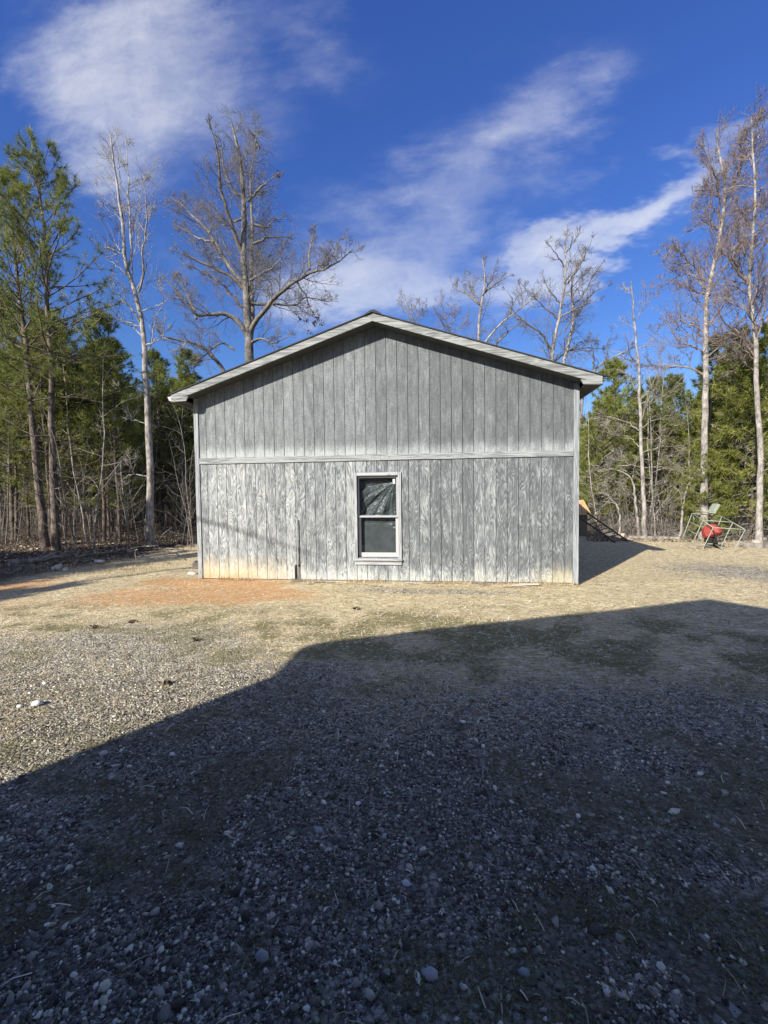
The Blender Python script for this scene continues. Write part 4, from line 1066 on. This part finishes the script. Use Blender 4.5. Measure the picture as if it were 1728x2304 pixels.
for (n, d0, d1, pw, r0, r1, fl) in [(78000, .75, 4.0, 1.25, .0035, .0075, .42), (30000, .75, 7.0, 1.4, .006, .012, .42), (7500, .75, 7, 1.4, .010, .019, .36), (520, .9, 7, 1.3, .018, .029, .32), (42000, 3.5, 12, 1.15, .0045, .010, .42)]:
    x, y, dep = scatter(n, d0, d1, pw, q)
    mg_, mc_, mm_, ml_ = masks(x, y)
    fine = vnoise(x, y, 6.5, 41)*.6+vnoise(x, y, 15, 42)*.4
    keep = q.random(len(x)) < np.clip((mg_*1.3-.12)*(1.15-1.05*mm_)*sm(fine, .18, .42)+.05+(.5 if r1 > .03 else 0), 0, 1)*(1-ml_)
    x, y = x[keep], y[keep]; r = (r0+(r1-r0)*q.random(len(x))**1.8)*(1-.38*sm(y, -5.4, -3.8))
    V, F, c_ = rocks(x, y, r, q, fl, tone=q.random(len(x))**(1.0+.50*sm(-y, 4.2, 6.2))); Vs.append(V); Fs.append(F+off); Cs.append(c_); off += len(V)  # stone tones also darkened in the near strip, shade put into their colour
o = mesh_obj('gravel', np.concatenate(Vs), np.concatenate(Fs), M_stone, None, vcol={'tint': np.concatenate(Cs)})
tag(o, 'loose grey crushed gravel covering the yard', 'gravel', kind='stuff')

# straw and dead grass lying about
def blades(x, y, ln, wd, q, tilt=.25, col=None):
    n = len(x); an = q.uniform(0, 6.283, n); tl = np.abs(q.normal(0, tilt, n))
    d = np.stack([np.cos(an)*np.cos(tl), np.sin(an)*np.cos(tl), np.sin(tl)], 1); s_ = np.stack([-np.sin(an), np.cos(an), np.zeros(n)], 1)
    b = np.stack([x, y, gz(x, y)+q.uniform(.002, .012, n)], 1); l = ln[:, None]; w_ = wd[:, None]*.5
    kink = s_*q.normal(0, .08, (n, 1))*l; mid = b+d*l*.5+kink*.5+A([0, 0, .12])*l; tip_ = b+d*l-kink*.3
    V = np.stack([b-s_*w_, b+s_*w_, mid+s_*w_, mid-s_*w_, tip_+s_*w_*.4, tip_-s_*w_*.4], 1).reshape(-1, 3)
    k = (np.arange(n)*6)[:, None]; F = np.concatenate([k+A([[0, 1, 2, 3]]), k+A([[3, 2, 4, 5]])])
    return V, F, np.repeat(q.random(n), 6)[:, None]*np.ones(3)
def straw_mat(name, a, b, c3):
    m, T, p, o = newmat(name); v_ = T.sep(T.attr('tint'))[0]
    T.put(T.ramp(v_, [(0, a), (.5, b), (1, c3)]), p.inputs['Base Color']); p.inputs['Roughness'].default_value = .7; return m
M_straw = straw_mat('dead_grass_straw', (.24,.18,.09), (.55,.45,.26), (.86,.77,.54))
M_moss = straw_mat('moss_tufts', (.05,.055,.014), (.14,.15,.032), (.26,.25,.05))
q = np.random.default_rng(72)
X_, Y_ = [], []
for (n, d0, d1, pw) in [(90000, 3.0, 16, .95), (3500, .8, 5, 1.2)]:
    x, y, dep = scatter(n, d0, d1, pw, q)
    mg_, mc_, mm_, ml_ = masks(x, y)
    cl = vnoise(x, y, 3.1, 51)*.5+vnoise(x, y, 8, 52)*.5
    keep = q.random(len(x)) < np.clip((1-.75*mg_)*(1-.6*mc_)*sm(cl, .28, .62)*(1.0 if d0 > 2 else .45), 0.04, 1)
    X_.append(x[keep]); Y_.append(y[keep])
x, y = np.concatenate(X_), np.concatenate(Y_)
V, F, tn = blades(x, y, q.uniform(.025, .11, len(x)), q.uniform(.0022, .0055, len(x)), q, .22)
tag(mesh_obj('dead_grass', V, F, M_straw, None, vcol={'tint': tn}), 'short straw-coloured dead grass lying over the yard', 'grass', kind='stuff')
x, y, dep = scatter(120000, .75, 7, 1.1, q)
mg_, mc_, mm_, ml_ = masks(x, y); mo = mm_*sm(vnoise(x, y, 5, 61)*.6+vnoise(x, y, 12, 62)*.4, .42, .60)
keep = q.random(len(x)) < mo*1.4; x, y = x[keep], y[keep]
V, F, tn = blades(x, y, q.uniform(.005, .012, len(x)), q.uniform(.003, .005, len(x)), q, 1.1)
tag(mesh_obj('moss', V, F, M_moss, None, vcol={'tint': tn}), 'dark green moss patches between the stones', 'moss', kind='stuff')
# dry weeds standing along the foot of the wall and the wood edge
nw = 2600; x = q.uniform(XL, XR, nw); y = -np.abs(q.normal(0, .05, nw))-.03; ok_ = vnoise(x, x*0, 2.7, 91) > .42; x, y = x[ok_], y[ok_]
xe = q.uniform(-6.5, -1.5, 5000); ye = .9+(xe+1.3)*-.25+q.normal(0, .8, 5000); x, y = np.append(x, xe), np.append(y, ye)
V, F, tn = blades(x, y, q.uniform(.02, .10, len(x)), q.uniform(.003, .006, len(x)), q, 1.1)
tag(mesh_obj('dry_weeds', V, F, M_straw, None, vcol={'tint': tn*.8}), 'short dry weeds standing at the wall foot and wood edge', 'weeds', kind='stuff')
# dead leaves and chips under the trees
def litter(n, q):
    pts = []
    dep = q.uniform(10.0, 17, n); px = q.uniform(-40, 425, n); L = A([ray_xy(a, b) for a, b in zip(px, dep)]); pts.append(L)
    L = L[masks(L[:, 0], L[:, 1])[3] > .35]
    dep = q.uniform(15.5, 20, n//2); px = q.uniform(1320, 1760, n//2); Rr = A([ray_xy(a, b) for a, b in zip(px, dep)])
    L = np.concatenate([L, Rr]); C = np.column_stack([L, gz(L[:, 0], L[:, 1])+.015])
    a = unit(q.normal(size=C.shape)*A([1, 1, .25]))*q.uniform(.02, .05, (len(C), 1)); b = unit(np.cross(a, q.normal(size=C.shape)*A([.3, .3, 1])))*np.linalg.norm(a, axis=1, keepdims=True)*.6
    V = np.stack([C-a, C-b, C+a, C+b], 1).reshape(-1, 3)
    return V, np.arange(len(V)).reshape(-1, 4), np.repeat(q.random(len(C))**1.5, 4)[:, None]*np.ones(3)
M_litter = straw_mat('leaf_litter', (.04,.03,.02), (.16,.11,.07), (.60,.50,.38))
V, F, tn = litter(9000, q)
tag(mesh_obj('leaf_litter', V, F, M_litter, None, vcol={'tint': tn}), 'brown dead leaves and chips under the trees', 'leaf litter', kind='stuff')

# ------------------------------------------------------------------ small things
def stick(name, label, cat, pts, r, mat, group=None, n=10, jit=.004, branches=0, seed=0):
    q = np.random.default_rng(seed+int(abs(pts[0][0])*97)); Q = resample(pts, n, q, jit)
    W = Wood(); R = r*np.linspace(1, .45, n); W.add(Q[None], R[None], 7)
    if branches:
        L = np.linalg.norm(np.diff(Q, axis=0), axis=1).sum()
        p, d, l, rr = kids(Q[None], R[None], A([L]), branches, .3, 45, .4, .6, q); B, BR = grow(p, d, l, rr, 6, .15, 0, .3, q); W.add(B, BR, 5)
    return tag(W.build(name, mat, None), label, cat, group)
def G(px, py, up=0.0):
    p = gnd(px, py, up); p[2] = float(gz(p[0], p[1]))+up; return p
M_rock = simple('white_rock', (.50,.48,.45), .8, .25, 12)
M_log2 = M_log
stick('fallen_log', 'thick grey fallen log lying at the foot of the left-hand pines', 'log', [G(20,1268,.05), G(90,1259,.09), G(120,1255,.12), G(152,1250,.13)], .085, M_log, n=14, jit=.01)
stick('fallen_branch', 'dark forked branch lying across the thick grey log', 'branch', [G(88,1262,.12), G(110,1250,.22), G(145,1238,.38), G(175,1232,.42)], .03, M_log, branches=3)
stick('fallen_branch', 'long low dark branch lying between the log and the pale poplar', 'branch', [G(165,1255,.05), G(215,1246,.07), G(260,1240,.07), G(325,1231,.05)], .035, M_log, branches=3)
stick('fallen_branch', 'bleached crooked branch lying at the wood edge near the shed', 'branch', [G(321,1230,.14), G(338,1228,.20), G(358,1228,.22), G(354,1226,.42), G(340,1226,.50)], .022, M_dead, branches=2)
stick('fallen_branch', 'bleached branch on the brush nearest the shed corner', 'branch', [G(395,1226,.50), G(408,1226,.34), G(422,1228,.20)], .022, M_dead, branches=3)
stick('fallen_branch', 'bleached stick propped in the brush right of the second big pine', 'branch', [G(142,1240,.5), G(155,1240,.36), G(172,1242,.20)], .022, M_dead, branches=2)
stick('fallen_branch', 'thin pale branch rising right from the ground beneath the pale poplar', 'branch', [G(286,1240,.05), G(298,1238,.25), G(310,1236,.45)], .018, M_dead, branches=2)
stick('fallen_branch', 'thin grey branch along the ground just left of the shed', 'branch', [G(330,1237,.04), G(375,1232,.06), G(420,1238,.05)], .02, M_log, branches=2)
q = np.random.default_rng(5)
def rock(name, label, p, sx_, sy, sz_, mat, seed, cat='rock', group=None):
    q = np.random.default_rng(seed); V = ICO_V.copy()*(1+q.normal(0, .16, (12, 1)))
    V = V@np.linalg.qr(q.normal(size=(3, 3)))[0]*A([sx_, sy, sz_]); V[:, 2] -= V[:, 2].min()+.01
    o = mesh_obj(name, V, ICO_F, mat); o.location = tuple(p); return tag(o, label, cat, group)
rock('rock', 'pointed white rock, biggest of three on the shaded bank', G(131,1285), .09, .07, .10, M_rock, 3)
rock('rock', 'small white rock left of the pointed white one', G(120,1285), .05, .04, .06, M_rock, 4)
rock('rock', 'low white rock right of the pointed white one', G(148,1286), .09, .05, .06, M_rock, 5)
rock('rock', 'flat pale rock lying alone further up the shaded bank', G(224,1266), .17, .10, .06, M_rock, 6)
pc = G(436,1283); o = MB().prism([(-.10,0,0), (.09,.0,0), (.07,0,.15), (-.03,0,.19), (-.09,0,.12)], (0,.12,.01)).build('concrete_chunk', simple('old_concrete', (.26,.235,.20), .9, .35, 14), None, bevel=.012)
o.location = (pc[0], pc[1]+.1, pc[2]-.01); o.rotation_euler = (.12, .08, .5); tag(o, 'grey concrete chunk leaning by the left corner of the shed', 'concrete')
rock('rock', 'pale flat stone beside the left corner of the shed', G(434,1293), .14, .07, .035, M_rock, 12)
for i, (px, py, lab) in enumerate([(83,1582,'pale half-buried rock in the sunlit gravel at the left'), (45,1588,'small pale stone at the left frame edge on sunlit gravel'), (232,1692,'pale stone right on the edge of the big shadow'),
                                   (716,1872,'blue-grey stone in the middle of the shaded gravel'), (914,1988,'palest stone below the middle of the shaded gravel'), (590,2160,'broad grey stone near the bottom edge'), (968,2196,'grey twin-lobed stone near the bottom centre'),
                                   (1155,2138,'cream rounded stone at the lower right'), (1180,2188,'grey angular stone just below the cream one'), (866,1880,'whitish stone beside the blue-grey one')]):
    s_ = [.05, .03, .03, .026, .022, .03, .03, .02, .025, .018][i]
    rock('rock', lab, G(px, py), s_, s_*.75, s_*.6, simple('stone_%d' % i, [(.62,.60,.55),(.62,.6,.55),(.6,.57,.5),(.42,.44,.44),(.66,.64,.6),(.33,.34,.33),(.48,.46,.43),(.62,.56,.46),(.36,.37,.36),(.6,.59,.55)][i], .8, .25, 60), 20+i)
stick('twig', 'long thin curved twig lying on the shaded gravel right of centre', 'twig', [G(1088,1715,.012), G(1085,1745,.014), G(1098,1790,.012), G(1115,1822,.01)], .0035, M_dead, n=12, jit=.002)
stick('twig', 'dark twig lying crosswise near the middle of the shaded gravel', 'twig', [G(860,1716,.012), G(905,1722,.014), G(945,1718,.012)], .005, M_twig, jit=.003)
stick('twig', 'dark twig at the left middle of the shaded gravel', 'twig', [G(505,1700,.012), G(540,1692,.014), G(582,1686,.012)], .005, M_twig, jit=.003)
stick('twig', 'dark stick beside the mossy stone left of centre', 'twig', [G(600,1876,.014), G(640,1868,.016), G(680,1852,.014)], .006, M_twig, jit=.003)
stick('twig', 'pale twig lying in the lit gravel by the shadow edge', 'twig', [G(425,1630,.012), G(480,1622,.014), G(540,1628,.012)], .006, M_dead, jit=.003)
# bark strips and sticks along the foot of the wall
q = np.random.default_rng(8)
where = ['under the window', 'left of the window', 'right of the window', 'towards the right corner', 'just right of the pipe', 'below the pipe stub']
for i in range(26):
    x = q.uniform(1.9, 7.0); y = -q.uniform(.06, .42); an = q.normal(0, .25); L = q.uniform(.12, .55)
    a = A([x, y, 0]); b_ = a+A([math.cos(an), math.sin(an), 0])*L
    if b_[1] > -.05: b_[1] = -.05
    m_ = (a+b_)/2; pp = []
    for t in (a, m_, b_): t = t.copy(); t[2] = float(gz(t[0], t[1]))+.012+q.random()*.015; pp.append(t)
    w_ = 'below the pipe stub' if x < 2.3 else 'left of the window' if x < 3.1 else 'under the window' if x < 4.2 else 'right of the window' if x < 5.6 else 'towards the right corner'
    kind_ = 'reddish bark strip' if i % 2 else 'pale stick'
    stick('bark_strip' if i % 2 else 'stick', '%s lying %s at the foot of the wall, %s' % (kind_, w_, 'long' if L > .34 else 'short'), 'bark' if i % 2 else 'stick', pp, q.uniform(.006, .014), M_redtwig if i % 2 else M_dead, 'debris '+w_, n=7, jit=.006, seed=i)
o = MB().prism([(6.12,-.30,.02), (6.62,-.24,.035), (6.66,-.17,.035), (6.34,-.19,.03)], (0,0,.02)).build('board_offcut', simple('raw_wood', (.60,.52,.38), .8, .2, 14), None)
tag(o, 'pale wooden board offcut lying by the right corner of the wall', 'board')
# clods in the sunlit dirt
M_clod = simple('dark_clod', (.10,.06,.04), .95, .4, 40)
for px, py, s_, lab in [(215,1413,.07,'dark leafy clod on the sunlit ground left of the shed'), (300,1400,.045,'small dark clod right of the leafy one'), (440,1440,.04,'dark clod on the sunlit gravel below the wall corner'), (375,1538,.03,'tiny dark clod near the edge of the big shadow'), (800,1372,.04,'reddish clod on the ground below the window')]:
    p = G(px, py); V, F, tn = leaf_quads(A([[0, 0, .02]]), 60, A([s_*.7, s_*.5, .010]), .018, q)
    o = mesh_obj('clod', V, F, M_litter, None, vcol={'tint': tn*.7}); o.location = tuple(p); tag(o, lab, 'clod')

# ------------------------------------------------------------------ right side: ladder, panel, metal frame, drum, timbers
M_lad = simple('ladder_dark', (.13,.105,.085), .8, .3, 20)
M_osb = simple('chipboard', (.46,.31,.15), .85, .35, 16)
def C2(x, y, Y): return at(1290+x/7.9, 1090+y/7.9, Y)
lf, lt, rf, rt = C2(790,1070,6.6), C2(95,575,8.4), C2(1020,1040,7.2), C2(230,495,9.0)
lad = empty('ladder', A([rf[0], 6.9, float(gz(rf[0], 6.9))]), 'dark wooden ladder leaning up to the left behind the right wall of the shed', 'ladder')
MB().bar(lf, lt, .025, .05).build('side_rail', M_lad, lad); MB().bar(rf, rt, .025, .05).build('side_rail', M_lad, lad)
for t in (.12, .25, .36, .47, .58, .69, .82): MB().bar(lf+(lt-lf)*t, rf+(rt-rf)*t, .022, .035).build('rung', M_lad, lad)
p0, p1, p2, p3 = C2(60,480,8.9), C2(60,285,9.3), C2(182,272,9.3), C2(330,540,8.9)
z_c = (C2(95,540,8.9))[2]
cr_x0 = p0[0]; gzc = float(gz(cr_x0+.3, 9.2))
o = MB().box(cr_x0-.5, C2(250,600,9.1)[0], 9.1, 9.9, gzc-.05, z_c-.02).build('crate', simple('crate_dark', (.16,.14,.12), .9, .3, 8), None)
tag(o, 'dark weathered crate half hidden behind the right wall of the shed', 'crate')
o = MB().prism([p0, C2(95,540,8.9), p3, p2, p1], (0, .014, .004)).build('chipboard_panel', M_osb, None); tag(o, 'orange-brown chipboard panel leaning behind the shed above the ladder', 'panel')
b = C2(880,880,8.9); o = MB(); o.tube([(b[0], 8.9, float(gz(b[0],8.9))-.02), (b[0], 8.9, float(gz(b[0],8.9))+.15)], [.055,.07], 14)
o = o.build('bucket', simple('bucket_pale', (.45,.36,.31), .6, .1, 20), None, True); tag(o, 'small pale pink bucket standing at the wood edge beyond the ladder', 'bucket')
def timber(pa, pb, w_, h_, label):
    o = MB().bar(pa, pb, w_, h_).build('timber', M_log, None, bevel=.012); return tag(o, label, 'timber')
def g2(px, Y, up): p = at(px, 1200, Y); return A([p[0], Y, float(gz(p[0], Y))+up])
timber(g2(1415, 8.2, .05), g2(1530, 7.9, .05), .12, .10, 'long grey landscape timber on the ground between ladder and metal frame')
timber(g2(1668, 5.9, .07), g2(1760, 5.0, .06), .14, .13, 'weathered timber lying at the right edge below the stump')
M_stump = simple('stump_wood', (.40,.35,.29), .9, .35, 14)
p = g2(1702, 6.0, 0); o = MB(); o.tube([p, p+A([0,0,.10]), p+A([.01,0,.17])], [.14,.12,.115], 12); tag(o.build('stump', M_stump, None, True), 'short sawn tree stump beside the leaning white tree', 'stump')
p = g2(1722, 5.9, 0); o = MB(); o.tube([p, p+A([0,0,.14]), p+A([-.01,0,.26])], [.06,.055,.05], 10); tag(o.build('post_stub', M_log, None, True), 'narrow grey post stub right of the sawn stump', 'post')

M_pipe = simple('pale_frame_pipe', (.31,.34,.26), .55, .25, 30)
def C1(x, y, Y): return at(1470+x/6.43, 1120+y/6.43, Y)
fr = empty('metal_frame', A([12.1, 4.9, 0]), 'tilted pale metal tube cage lying on the ground at the right edge of the yard', 'metal frame')
K, Dd, c_, k_ = C1(685,800,4.75), C1(1130,830,4.5), C1(1330,460,4.6), C1(868,430,4.85)
E_, a_, b_, B_ = C1(420,600,5.75), C1(560,225,5.85), C1(990,270,5.6), C1(850,640,5.5)
g_, G_, h_, H_ = C1(720,325,5.35), C1(555,685,5.25), C1(1150,355,5.1), C1(970,735,5.0)
for nm, segs in (('upright', [(K,k_), (Dd,c_), (E_,a_), (B_,b_), (G_,g_), (H_,h_)]),
                 ('top_rail', [(a_,b_), (b_,c_), (c_,k_), (k_,a_), (g_,h_)]), ('bottom_rail', [(E_,K), (B_,Dd)]),
                 ('cross_bar', [(E_+(a_-E_)*.68, G_+(g_-G_)*.74), (E_+(a_-E_)*.40, G_+(g_-G_)*.44)])):
    for a, b in segs: MB().tube([a, b], .0115 if nm != 'cross_bar' else .008, 8).build(nm, M_pipe, fr, True)
# red ribbed drum standing inside, on a black base
M_red = simple('red_paint', (.32,.055,.042), .6, .45, 14)
dc = C1(838,470,5.35)
dr = empty('mixer_drum', A([dc[0], dc[1], float(gz(dc[0], dc[1]))]), 'red rounded mixer drum with black bands inside the tilted metal frame', 'mixer')
def lathe(prof, n=26, a0=0, a1=2*math.pi, squash=1):
    mb = MB(); m_ = len(prof)
    for i in range(n+1):
        t = a0+(a1-a0)*i/n
        for r, z in prof: mb.V.append((r*math.cos(t), r*math.sin(t)*squash, z))
    for i in range(n):
        for j in range(m_-1): mb.F.append((i*m_+j, (i+1)*m_+j, (i+1)*m_+j+1, i*m_+j+1))
    return mb
def place(mb, c, rx, ry, sc_):
    Mx = Matrix.Rotation(ry, 3, 'Y') @ Matrix.Rotation(rx, 3, 'X')
    mb.V = [tuple(A(Mx @ Vector(v))*sc_+c) for v in mb.V]; return mb
prof = [(0,-.19), (.15,-.19), (.26,-.15), (.265,-.06), (.235,.04), (.18,.12), (.10,.165), (.05,.175), (0,.175)]
place(lathe(prof, 9), dc, -.35, -.30, 1.0).build('drum', M_red, dr, False, bevel=.006)
band = [(.2515,.0), (.262,.0), (.262,.035), (.251,.035)]
for k in range(2):
    a0 = -1.9+k*.95; pts = []
    for (r, z) in prof[1:-1]: pts.append((r*1.02*math.cos(a0), r*1.02*math.sin(a0), z))
    mb = MB().tube(pts, .013, 6); place(mb, dc, -.35, -.30, 1.0).build('rib', M_black, dr)
bz = float(gz(dc[0], dc[1]))
mb = MB(); mb.box(dc[0]-.13, dc[0]+.11, dc[1]-.10, dc[1]+.12, bz+.16, dc[2]-.20); mb.build('engine', M_black, dr, bevel=.02)
for sx2 in (-1, 1):
    MB().tube([(dc[0]+sx2*.10, dc[1], bz+.2), (dc[0]+sx2*.20, dc[1]-.05, bz+.0)], .016, 8).build('leg', M_black, dr)
w_ = MB(); w_.tube([(dc[0]+.14, dc[1]+.09, bz+.09), (dc[0]+.20, dc[1]+.09, bz+.09)], .09, 16); w_.build('wheel', M_black, dr)
# bent pale seat frame on top
s1, s2, s3 = C1(688,186,5.6), C1(905,212,5.5), C1(975,100,5.5)
se = empty('seat_frame', A([s2[0], 5.5, s2[2]]), 'pale green bent seat-shaped metal piece resting on top of the tube cage', 'metal seat')
MB().prism([s1, s2, s2-A([0,0,.035]), s1-A([0,0,.02])], (0,.28,0)).build('seat', M_pipe, se, bevel=.004)
MB().prism([s2, s3, s3+A([-.07,0,.03]), s2+A([-.08,0,.02])], (0,.26,0)).build('backrest', M_pipe, se, bevel=.004)
MB().bar(s2+A([-.06,.1,-.03]), C1(850,250,5.6), .035, .035, (0,1,0)).build('leg', M_pipe, se)
# sticks round the frame
q = np.random.default_rng(61)
for i, lab in enumerate(['under the drum', 'crossing beneath the drum', 'behind the frame foot', 'right of the drum', 'at the right foot of the frame', 'between frame and right timber', 'left of the frame', 'just inside the left foot of the frame']):
    px = [1598,1608,1585,1630,1640,1665,1545,1562][i]; p = g2(px, 5.6+q.normal(0, .25), .03); an = q.uniform(0, 3.1); L = q.uniform(.25, .55)
    stick('fallen_branch', 'pale broken branch lying on the ground %s' % lab, 'branch', [p, p+A([math.cos(an)*L*.5, math.sin(an)*.2*L, .07]), p+A([math.cos(an)*L, math.sin(an)*.3*L, .03])], .012, M_dead, branches=3, seed=i)
